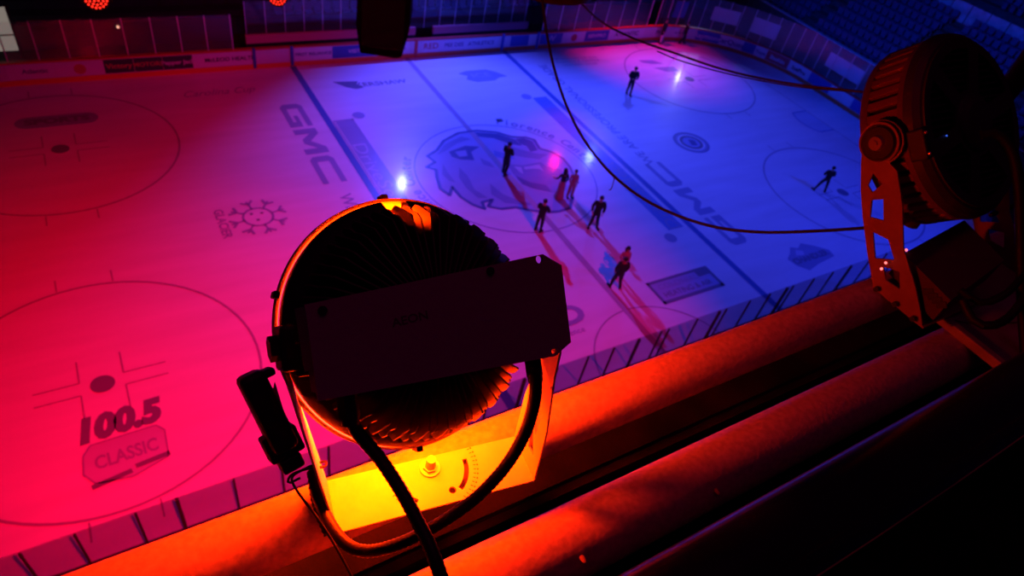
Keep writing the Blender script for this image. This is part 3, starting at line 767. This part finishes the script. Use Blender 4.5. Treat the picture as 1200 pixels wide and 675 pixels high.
pipe('steel_pipe', .150, -1.085, .086, -2.2, 6.5, mat('dark_rail_paint', (.012, .006, .016), .22, spec=.6), 'dark painted rail pipe closest to the camera with a violet sheen')
bm = bmesh.new(); tube(bm, [rel(-1+.25*i, .068+.002*math.sin(i*1.3), -.992) for i in range(26)], .0013, 6)
tag(new('thin_wire', bm, mat('thin_wire', (.3, .1, .1), .5)), 'hair thin wire running along the dark near rail', 'wire')
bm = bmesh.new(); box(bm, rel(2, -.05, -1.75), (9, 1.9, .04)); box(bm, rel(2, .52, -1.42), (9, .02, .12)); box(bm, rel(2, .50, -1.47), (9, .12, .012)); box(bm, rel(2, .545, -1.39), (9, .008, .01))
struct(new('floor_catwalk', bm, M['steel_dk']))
# cross plate joining rails under the right light
bm = bmesh.new(); box(bm, rel(2.52, .36, -1.235), (.84, .40, .02), .004); box(bm, rel(2.105, .36, -1.232), (.03, .5, .03), .004)
tag(new('cross_plate', bm, mat('cross_plate_steel', (.25, .2, .2), .6, noise=.3, scale=12)), 'flat steel plate bridging the pipes under the right stage light', 'plate')
# drips on second pipe
for x, a in ((.42, 76), (.62, 75), (1.0, 74)):
    bm = bmesh.new(); aa = math.radians(90-(a-73.4)*3+20); 
    c = rel(x, .394+.078*math.cos(aa+.5), -1.322+.078*math.sin(aa+.5))
    bmesh.ops.create_icosphere(bm, subdivisions=2, radius=.006)
    for v in bm.verts: v.co = Vector((v.co.x, v.co.y*2.2, v.co.z*.5))+c
    tag(new('rust_blister', bm, mat('rust', (.3, .14, .12), .8)), 'small rusty blister on the second dusty pipe', 'blister', 'rust blisters on the second pipe')

# ------------------------------------------------------------------ stage lights
Nn = Vector((.023, -.696, .715)).normalized(); Aa = Vector((.994, -.06, -.09)); Aa = (Aa-Nn*Aa.dot(Nn)).normalized(); Uu = Nn.cross(Aa)
def frame(o, a=Aa, u=Uu, n=Nn):
    return Matrix(((a.x, u.x, n.x, o.x), (a.y, u.y, n.y, o.y), (a.z, u.z, n.z, o.z), (0, 0, 0, 1)))
D1 = ahead(474, 378, 1.17)+Nn*.09
F1 = frame(D1)
L1 = empty('stage_light', F1, 'round black finned LED stage light seen from behind, glowing orange on its yoke', 'stage light')
def to1(u, v, z):    # sight line to the local plane z of light 1, in its own frame
    inv = F1.inverted(); o = inv @ CAM; d = inv.to_3x3() @ ray(u, v); t = (z-o.z)/d.z; return (o+d*t)
# rim ring
bm = bmesh.new(); lathe(bm, [(.212, -.104), (.2165, -.086), (.2205, -.084), (.2215, -.104)], 160, closed=True)
new('rim_ring', bm, mat('rim_metal', (.16, .12, .11), .45), L1, True)
bm = bmesh.new(); HP = [(.188, -.084), (.2135, -.084), (.2125, -.062), (.200, -.045), (.170, -.030), (.165, -.012), (.10, -.010), (.04, -.010)]
n_h = 120; rings = []
for r_, z_ in HP: rings.append([bm.verts.new((r_*math.cos(2*PI*i/n_h), r_*math.sin(2*PI*i/n_h), z_)) for i in range(n_h)])
for j in range(len(HP)-1):
    for i in range(n_h):
        if j < 4 and 28 <= i <= 31: continue
        bm.faces.new((rings[j][i], rings[j][(i+1) % n_h], rings[j+1][(i+1) % n_h], rings[j+1][i]))
bm.faces.new(rings[-1])
new('housing', bm, M['black'], L1, True)
bm = bmesh.new()     # added tab that catches LED light so the notch glows orange
prev = None
for i in range(27, 34):
    a = 2*PI*i/n_h; q = [bm.verts.new((r_*math.cos(a), r_*math.sin(a), z_)) for r_, z_ in ((.180, -.128), (.208, -.096), (.2155, -.086))]
    if prev: bm.faces.new((prev[0], q[0], q[1], prev[1])); bm.faces.new((prev[1], q[1], q[2], prev[2]))
    prev = q
new('added_glow_tab', bm, M['yoke'], L1)
bm = bmesh.new(); lathe(bm, [(.0, -.085), (.19, -.085)], 64); lathe(bm, [(.19, -.085), (.19, -.08)], 64)
new('led_face', bm, M['led'], L1)
bm = bmesh.new()
NF = 66
for i in range(NF):
    a = 2*PI*i/NF; c, s_ = math.cos(a), math.sin(a)
    pr = [(.045, -.012), (.192, -.034), (.197, -.014), (.190, .008), (.182, .014), (.176, .034), (.165, .046), (.075, .060), (.045, .056)]
    if i % 2: pr = [(.045, -.012), (.192, -.034), (.197, -.010), (.186, .020), (.180, .032), (.172, .050), (.075, .062), (.045, .056)]
    t = .0013; sw = .32   # swept blades
    for sgn in (0,):
        fa, fb = [], []
        for (r_, z_) in pr:
            aa = a+sw*(r_-.045)*.8
            ca, sa = math.cos(aa), math.sin(aa); n_ = Vector((-sa, ca, 0))*t
            fa.append(bm.verts.new(Vector((r_*ca, r_*sa, z_))+n_)); fb.append(bm.verts.new(Vector((r_*ca, r_*sa, z_))-n_))
        bm.faces.new(fa); bm.faces.new(fb[::-1])
        for k in range(len(pr)): bm.faces.new((fa[k], fb[k], fb[(k+1) % len(pr)], fa[(k+1) % len(pr)]))
bmesh.ops.recalc_face_normals(bm, faces=bm.faces)
lathe(bm, [(.0, .052), (.06, .052), (.066, .046), (.066, -.01)], 40)
new('heat_sink', bm, M['fin'], L1)
for a in (92, 268, 20, 160):     # rim clips
    bm = bmesh.new(); aa = math.radians(a); box(bm, (.223*math.cos(aa), .223*math.sin(aa), -.092), (.010, .012, .028), .002, rot=Matrix.Rotation(aa, 3, 'Z')); new('rim_clip', bm, M['black'], L1)
# driver box, survey its four corners on the plane z=.14
zb = .15
cor = [to1(u, v, zb) for u, v in ((357, 357), (635, 298), (657, 311), (668, 401), (650, 417), (372, 470))]
loop = [(c.x, c.y) for c in cor]
cx = sum(p[0] for p in loop)/6; cy = sum(p[1] for p in loop)/6
def circ(x, y, r, n=18): return [(x+r*math.cos(2*PI*i/n), y+r*math.sin(2*PI*i/n)) for i in range(n)]
h1 = to1(631, 304, zb); h2 = to1(648, 412, zb)
me = curve_mesh([loop, circ(h1.x, h1.y, .0065), circ(h2.x, h2.y, .005)], .006)
bm = bmesh.new(); add_mesh(bm, me, Matrix.Translation((0, 0, zb)))
for a, b in zip(loop, loop[1:]+loop[:1]):
    pass
cc = [to1(u, v, zb) for u, v in ((366, 362), (618, 314), (632, 412), (380, 464))]
top = [bm.verts.new((c.x, c.y, zb-.003)) for c in cc]; bot = [bm.verts.new((c.x, c.y, zb-.075)) for c in cc]
bm.faces.new(bot)
for i in range(4): bm.faces.new((top[i], top[(i+1) % 4], bot[(i+1) % 4], bot[i]))
bmesh.ops.recalc_face_normals(bm, faces=bm.faces)
dbx = new('driver_box', bm, M['boxm'], L1)
for u, v in ((378, 345), (574, 316)):
    pass
for u, v in ((377, 344+20), (573, 318)):
    c = to1(u, v, zb); bm = bmesh.new(); cyl(bm, (c.x, c.y, zb+.002), (c.x, c.y, zb+.007), .006); new('screw', bm, M['black'], dbx)
c = to1(480, 374, zb); ang = math.atan2(cor[1].y-cor[0].y, cor[1].x-cor[0].x)
bm = bmesh.new(); add_mesh(bm, text_mesh('AEON', .0165, 1.2, .0002), Matrix.Translation((c.x, c.y, zb+.0036)) @ Matrix.Rotation(ang, 4, 'Z')); new('logo', bm, mat('faint_logo', (.11, .04, .085), .5), dbx)
# left flange catching pink light, and standoffs
bm = bmesh.new(); a = to1(346, 362, .12); b = to1(360, 432, .12); vs = [to1(345, 362, .13), to1(357, 359, .15), to1(369, 432, .15), to1(357, 436, .13)]
bm.faces.new([bm.verts.new(v) for v in vs]); new('side_flange', bm, mat('flange_grey', (.28, .22, .25), .5), L1)
bm = bmesh.new()
for x in (-.06, .06): cyl(bm, (x, 0, .04), (x, 0, .09), .014)
new('standoff', bm, M['black'], L1)
# cable glands
for u, v in ((408, 476), (625, 428)):
    c = to1(u, v, .12); bm = bmesh.new(); cyl(bm, (c.x, c.y+.02, .12), (c.x, c.y-.016, .12), .015, n=6); cyl(bm, (c.x, c.y-.016, .12), (c.x, c.y-.026, .12), .012); new('cable_gland', bm, M['black'], L1)

# yoke of light 1: its own frame, standing on the pipe
psi = math.radians(-8.3); YO = rel(.395, .582, -1.198)
YM = Matrix.Translation(YO) @ Matrix.Rotation(psi, 4, 'Z')
def inF(M_, o): return M_ @ Vector(o)
yk = bpy.data.objects.new('yoke', None)
def arm_mesh(pts_bottom, top, wide_b, wide_t, th, holes):
    # arm in (s,h) plane: s across, h up the arm
    H = top; out_ = [(-wide_b/2, 0), (wide_b/2, 0), (wide_b/2*.95, H*.45), (wide_t/2, H*.86)]
    for i in range(1, 8): a = math.radians(0+180*i/8); out_.append((wide_t/2*math.cos(a), H+wide_t/2*math.sin(a)*.9))
    out_ += [(-wide_t/2, H*.86), (-wide_b/2*.95, H*.45)]
    return curve_mesh([out_]+holes, th)
bm = bmesh.new()
# base plate with slot and holes
def arc_slot(cx, cy, r, a0, a1, w, n=14):
    o_ = [(cx+(r+w)*math.cos(math.radians(a0+(a1-a0)*i/n)), cy+(r+w)*math.sin(math.radians(a0+(a1-a0)*i/n))) for i in range(n+1)]
    i_ = [(cx+(r-w)*math.cos(math.radians(a1-(a1-a0)*i/n)), cy+(r-w)*math.sin(math.radians(a1-(a1-a0)*i/n))) for i in range(n+1)]
    return o_+i_
BX = 0.0; BY = .028
plate = [(-.2, -.055), (.2, -.055), (.2, .055), (-.2, .055)]
holes = [arc_slot(BX, BY, .075, -52, 2, .005), circ(BX+.03, BY-.058, .0075), arc_slot(BX, BY, .075, 222, 236, .004, 6)]
add_mesh(bm, curve_mesh([plate]+holes, .005), YM @ Matrix.Translation((0, 0, .003)))
def arm_frame(x0, x1, H):
    # columns: s->local y, h->up leaning outwards, n->thickness
    up = Vector((x1-x0, .035, H)).normalized(); yv = Vector((0, 1, 0)); n_ = yv.cross(up).normalized(); yv = up.cross(n_)
    return YM @ Matrix(((yv.x, up.x, n_.x, x0), (yv.y, up.y, n_.y, 0), (yv.z, up.z, n_.z, .0), (0, 0, 0, 1)))
AL = arm_frame(-.2, -.262, .40); AR = arm_frame(.2, .204, .36)
add_mesh(bm, arm_mesh(None, .41, .11, .055, .004, []), AL)
tri = lambda pts: [(x, y) for x, y in pts]
add_mesh(bm, arm_mesh(None, .325, .11, .06, .004, [tri([(-.03, .05), (.0, .13), (-.005, .05)]), tri([(.012, .15), (-.02, .10), (-.026, .17)]), circ(-.03, .25, .003), circ(.02, .28, .003)]), AR)
bmesh.ops.transform(bm, matrix=F1.inverted(), verts=bm.verts)
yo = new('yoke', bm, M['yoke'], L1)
# dark recess below slots, angle scale marks
bm = bmesh.new()
for i in range(13):
    a = math.radians(-58+6*i); 
    for rr_, ss in ((.092, .0022),):
        c = Vector((BX+rr_*math.cos(a), BY+rr_*math.sin(a), .0062)); box(bm, c, (.005, .0016, .0006), rot=Matrix.Rotation(a, 3, 'Z')); box(bm, c+Vector((math.cos(a), math.sin(a), 0))*.006, (.003, .0035, .0006), rot=Matrix.Rotation(a, 3, 'Z'))
for i in range(6):
    a = math.radians(205+6*i); c = Vector((BX+.092*math.cos(a), BY+.092*math.sin(a), .0062)); box(bm, c, (.006, .0016, .0006), rot=Matrix.Rotation(a, 3, 'Z'))
bmesh.ops.transform(bm, matrix=F1.inverted() @ YM, verts=bm.verts); new('angle_scale', bm, mat('scale_print', (.30, .10, .05), .6), yo)
bm = bmesh.new(); c = Vector((BX, BY, .006)); cyl(bm, c, c+Vector((0, 0, .004)), .021, n=28); cyl(bm, c+Vector((0, 0, .004)), c+Vector((0, 0, .010)), .0150, n=6); cyl(bm, c+Vector((0, 0, .010)), c+Vector((0, 0, .034)), .0105, .0095, n=24)
bmesh.ops.transform(bm, matrix=F1.inverted() @ YM, verts=bm.verts); new('bolt', bm, M['chrome'], L1, True)
# tilt lock hardware on the left arm, built in the frame of the light
def blk(name, u, v, z, size, bev=.004, m='black', rot=None, parent=L1):
    c = to1(u, v, z); bm = bmesh.new(); box(bm, c, size, bev, rot=rot); return new(name, bm, M[m], parent)
Rz = Matrix.Rotation(math.radians(-3), 3, 'Z')
blk('pivot_block', 354, 411, .03, (.03, .072, .05), .004, rot=Rz)
kb = blk('tilt_knob', 336, 408, .03, (.026, .066, .06), .006, rot=Rz)
bm = bmesh.new(); c = to1(320, 409, .03); cyl(bm, c+Vector((.012, 0, 0)), c+Vector((-.006, 0, 0)), .019, n=6); new('knob_bolt', bm, M['black'], kb)
# long lock handle below
R2 = Matrix.Rotation(math.radians(17), 3, 'Z')
lv = blk('lock_handle', 313, 482, .03, (.036, .120, .055), .008, rot=R2)
for u, v, sx, sy, nm in ((330, 519, .05, .040, 'handle_foot'), (340, 541, .032, .022, 'handle_tip'), (312, 437, .02, .012, 'handle_lug')):
    bm = bmesh.new(); c = to1(u, v, .02); box(bm, c, (sx, sy, .04), .004, rot=R2); new(nm, bm, M['black'], lv)
vs = [to1(322, 447, .045), to1(342, 512, .045), to1(330, 517, .05), to1(316, 470, .05)]
bm = bmesh.new(); bm.faces.new([bm.verts.new(v) for v in vs]); new('handle_face', bm, mat('handle_face', (.22, .12, .14), .5), lv)

# ---- cables of light 1 (corrugated)
def cable(name, pts, r, label, ridge=.045, step=None, m='cable', cat='cable'):
    P_ = catmull(pts, 14); P_ = resample(P_, step or r*.42)
    bm = bmesh.new(); tube(bm, P_, r, 12, ridge); o = new(name, bm, M[m], None, True); return tag(o, label, cat)
cable('power_cable', [ahead(409, 480, .98), ahead(418, 505, .98), ahead(444, 536, .98), ahead(468, 572, .97), ahead(490, 612, .95), ahead(505, 643, .93), ahead(520, 685, .92)], .0105,
      'thick black ribbed cable dropping from the left of the driver box')
cable('power_cable', [ahead(627, 433, 1.03), ahead(627, 465, 1.05), ahead(617, 503, 1.08), ahead(597, 540, 1.1), ahead(570, 572, 1.1), ahead(540, 597, 1.09), ahead(500, 622, 1.08), ahead(460, 640, 1.08), ahead(428, 646, 1.1), ahead(404, 636, 1.12), ahead(385, 610, 1.15), ahead(372, 580, 1.18), ahead(366, 552, 1.22)], .0105,
      'thick black ribbed cable looping right under the yoke of the glowing light')
cable('safety_wire', [ahead(352, 560, 1.15), ahead(338, 566, 1.14), ahead(342, 556, 1.14), ahead(362, 549, 1.16), ahead(380, 547, 1.18), ahead(382, 541, 1.2), ahead(372, 543, 1.2), ahead(352, 552, 1.16), ahead(342, 561, 1.13), ahead(350, 578, 1.12), ahead(372, 607, 1.1), ahead(396, 645, 1.08), ahead(420, 690, 1.05)], .0022,
      'thin safety wire knotted at the left foot of the yoke', 0, .006, 'cable_red', 'wire')
cable('coiled_lead', [ahead(364, 555, 1.2), ahead(367, 580, 1.19), ahead(374, 605, 1.17), ahead(384, 628, 1.16)], .006, 'short springy lead beside the left arm of the yoke', .16, .005)

# ---- right stage light
base = rel(1.95, .548, -1.20)
D2 = rel(2.265, .865, -.815)
F2 = frame(D2, Vector((1, 0, 0)), Vector((0, .715, .70)).normalized(), Vector((0, -.70, .715)).normalized())
L2 = empty('stage_light', F2, 'drum shaped stage light with slotted side and vented back on the right', 'stage light')
R2_ = .288
bm = bmesh.new()
NS = 96
prof = [(R2_*.93, -.125), (R2_, -.118), (R2_*1.02, -.095), (R2_*1.01, -.08)]
# front lip
lathe(bm, [(R2_*.90, -.085), (R2_*.985, -.088), (R2_*1.0, -.076), (R2_*1.0, -.062), (R2_*.975, -.060), (R2_*.94, -.062)], NS)
# rear band and crowned back face
lathe(bm, [(R2_*.975, .030), (R2_*1.0, .032), (R2_*1.01, .050)], NS)
new('drum_shell', bm, mat('drum_paint', (.10, .03, .03), .55), L2, True)
# slotted side: ribs between openings
bm = bmesh.new(); NRIB = 44
for i in range(NRIB):
    a = 2*PI*i/NRIB; rot = Matrix.Rotation(a, 3, 'Z'); box(bm, rot @ Vector((R2_*.968, 0, -.015)), (.016, .026, .10), .004, rot=rot)
new('side_ribs', bm, mat('rib_paint', (.14, .035, .035), .55), L2)
bm = bmesh.new(); lathe(bm, [(R2_*.90, -.085), (R2_*.90, .06)], NS); lathe(bm, [(0, .066), (R2_*.90, .066)], 48); new('inner_drum', bm, M['black'], L2, True)
# back face: ring, hub, five spokes, louvres behind
loops = [circ(0, 0, R2_*.90, 72)]
for k in range(6):
    a0 = 2*PI*k/6+.25; pts = []
    for i in range(9): a = a0+(.10+.80*i/8); pts.append((R2_*.80*math.cos(a), R2_*.80*math.sin(a)))
    for i in range(5): a = a0+(.78-.56*i/4); pts.append((R2_*.36*math.cos(a), R2_*.36*math.sin(a)))
    loops.append(pts)
bm = bmesh.new(); add_mesh(bm, curve_mesh(loops, .008), Matrix.Translation((0, 0, .090)))
lathe(bm, [(0, .112), (R2_*.22, .112), (R2_*.30, .102), (R2_*.32, .092)], 48); lathe(bm, [(R2_*1.01, .050), (R2_*.985, .072), (R2_*.93, .086), (R2_*.86, .092)], NS)
back = new('back_cover', bm, mat('back_paint', (.03, .018, .024), .55), L2)
bm = bmesh.new()
for i in range(24):
    y = -R2_*.82+i*R2_*.0715; w = math.sqrt(max(.0001, (R2_*.84)**2-y*y)); box(bm, (0, y, .079), (2*w, .006, .012), rot=None)
new('louvres', bm, M['black'], back)
bm = bmesh.new(); c = Vector((-.17, -.02, .096)); cyl(bm, c, c+Vector((0, 0, .003)), .0022); new('indicator', bm, emis('indicator_blue', (.05, .15, 1), .9), L2)
# yoke of right light
def arm2(x):
    ab = Vector((0, .319, .40)); Lh = ab.length; up = ab.normalized(); xv = Vector((1, 0, 0)); s_ = up.cross(xv).normalized()*-1
    outl = [(-.075, -.03), (.115, .0), (.092, .08), (.088, .2), (.062, .33)]
    # in plane coordinates measured from the photographed outline: (y,z) relative to base
    Y = [(.641, -1.196), (.453, -1.204), (.643-.02, -1.039+.0), (.79-.01, -.833)]
    pts = [(.645, -1.196), (.455, -1.204), (.540, -1.10), (.643, -1.02), (.722, -.925), (.790, -.833)]
    for i in range(9):
        a = math.radians(-40+180*i/8); pts.append((.862+.062*math.cos(a+PI*1.0+.9), -.825+.062*math.sin(a+PI*1.0+.9)))
    return pts
piv = Vector((.872, -.815))
outline = [(.645, -1.197), (.600, -1.203), (.455, -1.204), (.490, -1.165), (.548, -1.11), (.640, -1.038), (.715, -.935), (.785, -.860)]
for i in range(11):
    a = math.radians(205-180*i/10+0); 
    outline.append((piv.x+.066*math.cos(math.radians(215-21*i)), piv.y+.066*math.sin(math.radians(215-21*i))))
outline += [(.895, -.895), (.850, -.965), (.795, -1.035), (.720, -1.12)]
def seg(y, z): return (y, z)
hol = [[(.800, -.915), (.842, -.905), (.835, -.945), (.812, -.955)], [(.772, -.952), (.800, -.975), (.775, -1.022), (.735, -1.005)],
       [(.742, -1.055), (.690, -1.045), (.640, -1.085), (.690, -1.12)], [(.655, -1.125), (.607, -1.105), (.575, -1.150), (.625, -1.155)]]
YZ = Matrix(((0, 0, 1, 0), (1, 0, 0, 0), (0, 1, 0, 0), (0, 0, 0, 1)))
bm = bmesh.new()
for x in (1.95, 2.575):
    add_mesh(bm, curve_mesh([outline]+hol, .006), Matrix.Translation(CAM+Vector((x, 0, 0))) @ YZ)
box(bm, rel(2.262, .55, -1.2), (.63, .19, .006))
bmesh.ops.transform(bm, matrix=F2.inverted(), verts=bm.verts)
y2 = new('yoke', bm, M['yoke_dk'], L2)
bm = bmesh.new(); c = F2.inverted() @ rel(1.944, piv.x, piv.y); X = Vector((-1, 0, 0))
cyl(bm, c-X*.02, c+X*.006, .060, n=40); cyl(bm, c+X*.006, c+X*.016, .050, .046, n=40)
k2 = new('pivot_disc', bm, M['black'], L2, True)
bm = bmesh.new(); lathe(bm, [(.054, 0), (.060, 0), (.061, .006), (.055, .006)], 40, closed=True); bmesh.ops.transform(bm, matrix=Matrix.Translation(c+X*.006) @ Matrix.Rotation(-PI/2, 4, 'Y'), verts=bm.verts); new('pivot_ring', bm, M['yoke_dk'], k2, True)
bm = bmesh.new(); cyl(bm, c+X*.012, c+X*.03, .024, .02, n=24); cyl(bm, c+X*.03, c+X*.036, .010, n=6); new('pivot_bolt', bm, mat('bolt_grey', (.3, .22, .22), .35, .5), k2, True)
for y_, z_ in ((.625, -1.19), (.555, -1.19), (.49, -1.19)):
    bm = bmesh.new(); c = F2.inverted() @ rel(1.94, y_, z_); cyl(bm, c, c+X*.012, .009, n=6); new('clamp_screw', bm, M['black'], L2)
# motor bracket beside the pivot
bm = bmesh.new(); c = F2.inverted() @ rel(1.965, .80, -.79); box(bm, c+Vector((.01, .0, .02)), (.03, .09, .05), .006); new('pivot_bracket', bm, M['black'], L2)
for dz in (-.03, .03):
    bm = bmesh.new(); cc_ = c+Vector((-.01, dz, .055)); bmesh.ops.create_icosphere(bm, subdivisions=2, radius=.005)
    for v in bm.verts: v.co += cc_
    new('rivet', bm, mat('rivet', (.6, .4, .4), .2, .8), L2)
# driver box slung below the drum
def corner_on(u, v, h):
    d = ray(u, v); t = -h/d.z; return CAM+d*t
bc = [ahead(1059, 297, 2.02), ahead(1130, 258, 2.16), ahead(1177, 305, 2.06), ahead(1114, 352, 1.90)]
n_ = (bc[1]-bc[0]).cross(bc[3]-bc[0]).normalized()
if n_.dot(CAM-bc[0]) < 0: n_ = -n_
bm = bmesh.new(); tp = [bm.verts.new(p) for p in bc]; bt = [bm.verts.new(p-n_*.09) for p in bc]
bm.faces.new(tp); bm.faces.new(bt[::-1])
for i in range(4): bm.faces.new((tp[i], bt[i], bt[(i+1) % 4], tp[(i+1) % 4]))
bmesh.ops.recalc_face_normals(bm, faces=bm.faces); bmesh.ops.transform(bm, matrix=F2.inverted(), verts=bm.verts)
bx2 = new('driver_box', bm, mat('driver_box_dark', (.05, .018, .03), .7), L2)
bm = bmesh.new()
for k in range(4):
    p = bc[3].lerp(bc[0], .05+.09*k)-n_*.03; box(bm, F2.inverted() @ p, (.012, .02, .03), .002)
new('connector_pins', bm, M['black'], bx2)
# indicator sparks far below seen through the yoke
for i, (u, v) in enumerate(((1033, 315), (1038, 308), (1062, 293))):
    p = rel(2.03+.02*i, 0, 0); p = ahead(u, v, 2.0+.01*i); bm = bmesh.new(); bmesh.ops.create_icosphere(bm, subdivisions=2, radius=.0042)
    bmesh.ops.transform(bm, matrix=F2.inverted() @ Matrix.Translation(p), verts=bm.verts); new('indicator_lamp', bm, M['spark'], L2)
# cables of right light
cable('power_cable', [ahead(1150, 158, 1.93), ahead(1168, 156, 1.92), ahead(1186, 178, 1.92), ahead(1194, 220, 1.94), ahead(1196, 280, 1.97), ahead(1198, 360, 2.0), ahead(1203, 430, 2.0)], .014, 'black cable curving from the back of the right stage light down the frame edge', .0, .03, 'cable_dk')
cable('power_cable', [ahead(1128, 352, 1.9), ahead(1140, 375, 1.88), ahead(1160, 382, 1.86), ahead(1182, 372, 1.88), ahead(1200, 350, 1.9), ahead(1215, 330, 1.95)], .012, 'black cable looping below the driver box of the right light', .0, .03, 'cable_dk')
cable('power_cable', [ahead(1125, 340, 1.92), ahead(1150, 355, 1.9), ahead(1178, 345, 1.9), ahead(1204, 318, 1.95)], .010, 'thinner black cable above the loop at the right driver box', .0, .03, 'cable_dk')
cable('power_cable', [ahead(1160, 252, 2.3), ahead(1180, 245, 2.3), ahead(1207, 232, 2.3)], .008, 'short black cable leaving the right stage light toward the right edge', 0, .03, 'cable_dk')
bm = bmesh.new(); cyl(bm, rel(2.62, .9, .2), rel(2.62, .9, -1.3), .035, n=24)
cable('loose_wire', [rel(2.05, .50, -1.22), rel(2.2, .40, -1.22), rel(2.5, .33, -1.22), rel(2.9, .38, -1.22)], .0015, 'thin red lit cord lying across the plate under the right light', 0, .01, 'cable_red', 'cord')

new_post = new('upright_tube', bm, M['dark'], None, True); tag(new_post, 'dark upright tube at the right edge behind the right light', 'tube')
# ---- swagged cables in mid air
cable('hanging_cable', [ahead(634, -12, 3.4), ahead(641, 40, 3.4), ahead(650, 82, 3.35), ahead(664, 124, 3.3), ahead(684, 163, 3.25), ahead(712, 199, 3.2), ahead(748, 229, 3.1), ahead(790, 251, 3.0), ahead(838, 266, 2.9), ahead(890, 272, 2.8), ahead(950, 271, 2.7), ahead(1014, 267, 2.6), ahead(1060, 262, 2.5)], .0068,
      'long dark cable swooping in a deep curve over the right ice', 0, .03, 'cable_red')
cable('hanging_cable', [ahead(666, -14, 4.6), ahead(700, 22, 4.5), ahead(740, 44, 4.4), ahead(790, 62, 4.3), ahead(850, 82, 4.2), ahead(920, 97, 4.0), ahead(1004, 107, 3.8), ahead(1050, 111, 3.7)], .007,
      'upper dark cable running from the top fixture to the right stage light', 0, .04, 'cable')
cable('hanging_cable', [ahead(770, 60, 4.5), ahead(800, 72, 4.4), ahead(860, 88, 4.2), ahead(930, 101, 4.0), ahead(1004, 108, 3.9)], .004,
      'thinner cable shadowing the upper cable on its way to the right light', 0, .04, 'cable')
cable('cable_hook', [ahead(720, 206, 3.2), ahead(719, 213, 3.2), ahead(716.5, 221, 3.2), ahead(714, 223, 3.2), ahead(713, 221, 3.2)], .0025, 'small hook dangling from the deep swooping cable', 0, .01, 'cable', 'hook')
# dark red round fixture at the top edge
p = ahead(641, -34, 4.2)
r = empty('hanging_light', Matrix.Translation(p) @ Matrix.Rotation(math.radians(-30), 4, 'Z'), 'dark red round hanging light just dipping in at the top edge', 'stage light')
bm = bmesh.new(); lathe(bm, [(0, -.10), (.20, -.10), (.31, -.06), (.34, 0), (.33, .1), (.24, .2), (0, .22)], 48); new('housing', bm, mat('top_light_housing', (.20, .04, .03), .7, emit=(.05, .004, .0), es=.25), r, True)
bm = bmesh.new(); lathe(bm, [(.30, -.075), (.325, -.085), (.345, -.03), (.33, -.02)], 48, closed=True); new('rim_ring', bm, M['black'], r, True)
bm = bmesh.new(); cyl(bm, (0, 0, .2), (0, 0, 1.2), .02); new('hanging_rod', bm, M['black'], r)

# ------------------------------------------------------------------ light
def spot(name, loc, aim, power, col, angle, blend, rad=.1, spec=1.0):
    l = bpy.data.lights.new(name, 'SPOT'); l.energy = power; l.color = col; l.spot_size = math.radians(angle); l.spot_blend = blend; l.shadow_soft_size = rad
    l.specular_factor = spec
    o = link(bpy.data.objects.new(name, l)); o.location = loc; o.rotation_euler = (Vector(aim)-Vector(loc)).to_track_quat('-Z', 'Y').to_euler(); return o
RED = (1, 0.0, .022); BLUE = (.02, .055, 1)
front1 = F1 @ Vector((0, 0, -.14))
spot('spot_red_left', front1, (-15.6, -7.4, 0), 32000, RED, 57, 1.0, .16)
spot('spot_red_near_centre', (-3, -22.0, 17.2), (-4.2, -9.5, 0), 9500, (1, 0, .08), 50, 1.0, .15)
spot('spot_blue_centre', (2.0, 16.1, 12.0), (1.8, 1.0, 0), 21500, (.05, .065, 1), 95, .9, .15)
spot('spot_blue_far_right', (19.6, 15.4, 12.0), (16, 1.5, 0), 10500, (.04, .06, 1), 74, .9, .15)
spot('spot_red_far_right', (16.0, 15.6, 12.0), (17.2, 11.4, 0), 5600, (1, .0, .14), 58, 1.0, .12)
spot('spot_red_narrow', (16.0, 15.6, 12.0), (4, 1.1, 0), 1500, (1, .0, .08), 20, .8, .2)
spot('spot_blue_near_right', (22, -21.5, 16.5), (14, -3, 0), 8500, (.008, .035, 1), 84, 1.0, .15)
spot('spot_white_glint', (38.6*.9, 22.1, 9.1), (19, 7.5, 0), 800, (.35, .4, 1), 40, .8, .2)
spot('spot_blue_stand', (10, -4, 15), (36, 2, 5.5), 8500, (.0, .05, 1), 60, .8, .2)
spot('spot_blue_stand_far', (4, -2, 14), (3, 18, 2), 1600, (0, .04, 1), 50, .9, .2)
spot('spot_red_boards', (-9, -3, 14), (-7, 13.4, .6), 2300, (1, 0, .06), 62, 1.0, .2)
def lamp(name, loc, power, col, rad):
    l = bpy.data.lights.new(name, 'POINT'); l.energy = power; l.color = col; l.shadow_soft_size = rad
    o = link(bpy.data.objects.new(name, l)); o.location = loc; return o
lamp('lamp_spill', F1 @ Vector((0, -.05, -.19)), 42, (1, .022, 0), .05)
al = bpy.data.lights.new('overhead_fill', 'AREA'); al.size = 6; al.energy = 13; al.color = (1, .02, .35)  # added dim fill overhead, unseen, stands in for light bounced from the roof
ao = link(bpy.data.objects.new('overhead_fill', al)); ao.location = (-15, -22, 24)
# faint ambient
wd = bpy.data.worlds.new('world'); S.world = wd; wd.use_nodes = True
wd.node_tree.nodes['Background'].inputs[0].default_value = (.35, .05, .35, 1); wd.node_tree.nodes['Background'].inputs[1].default_value = .01
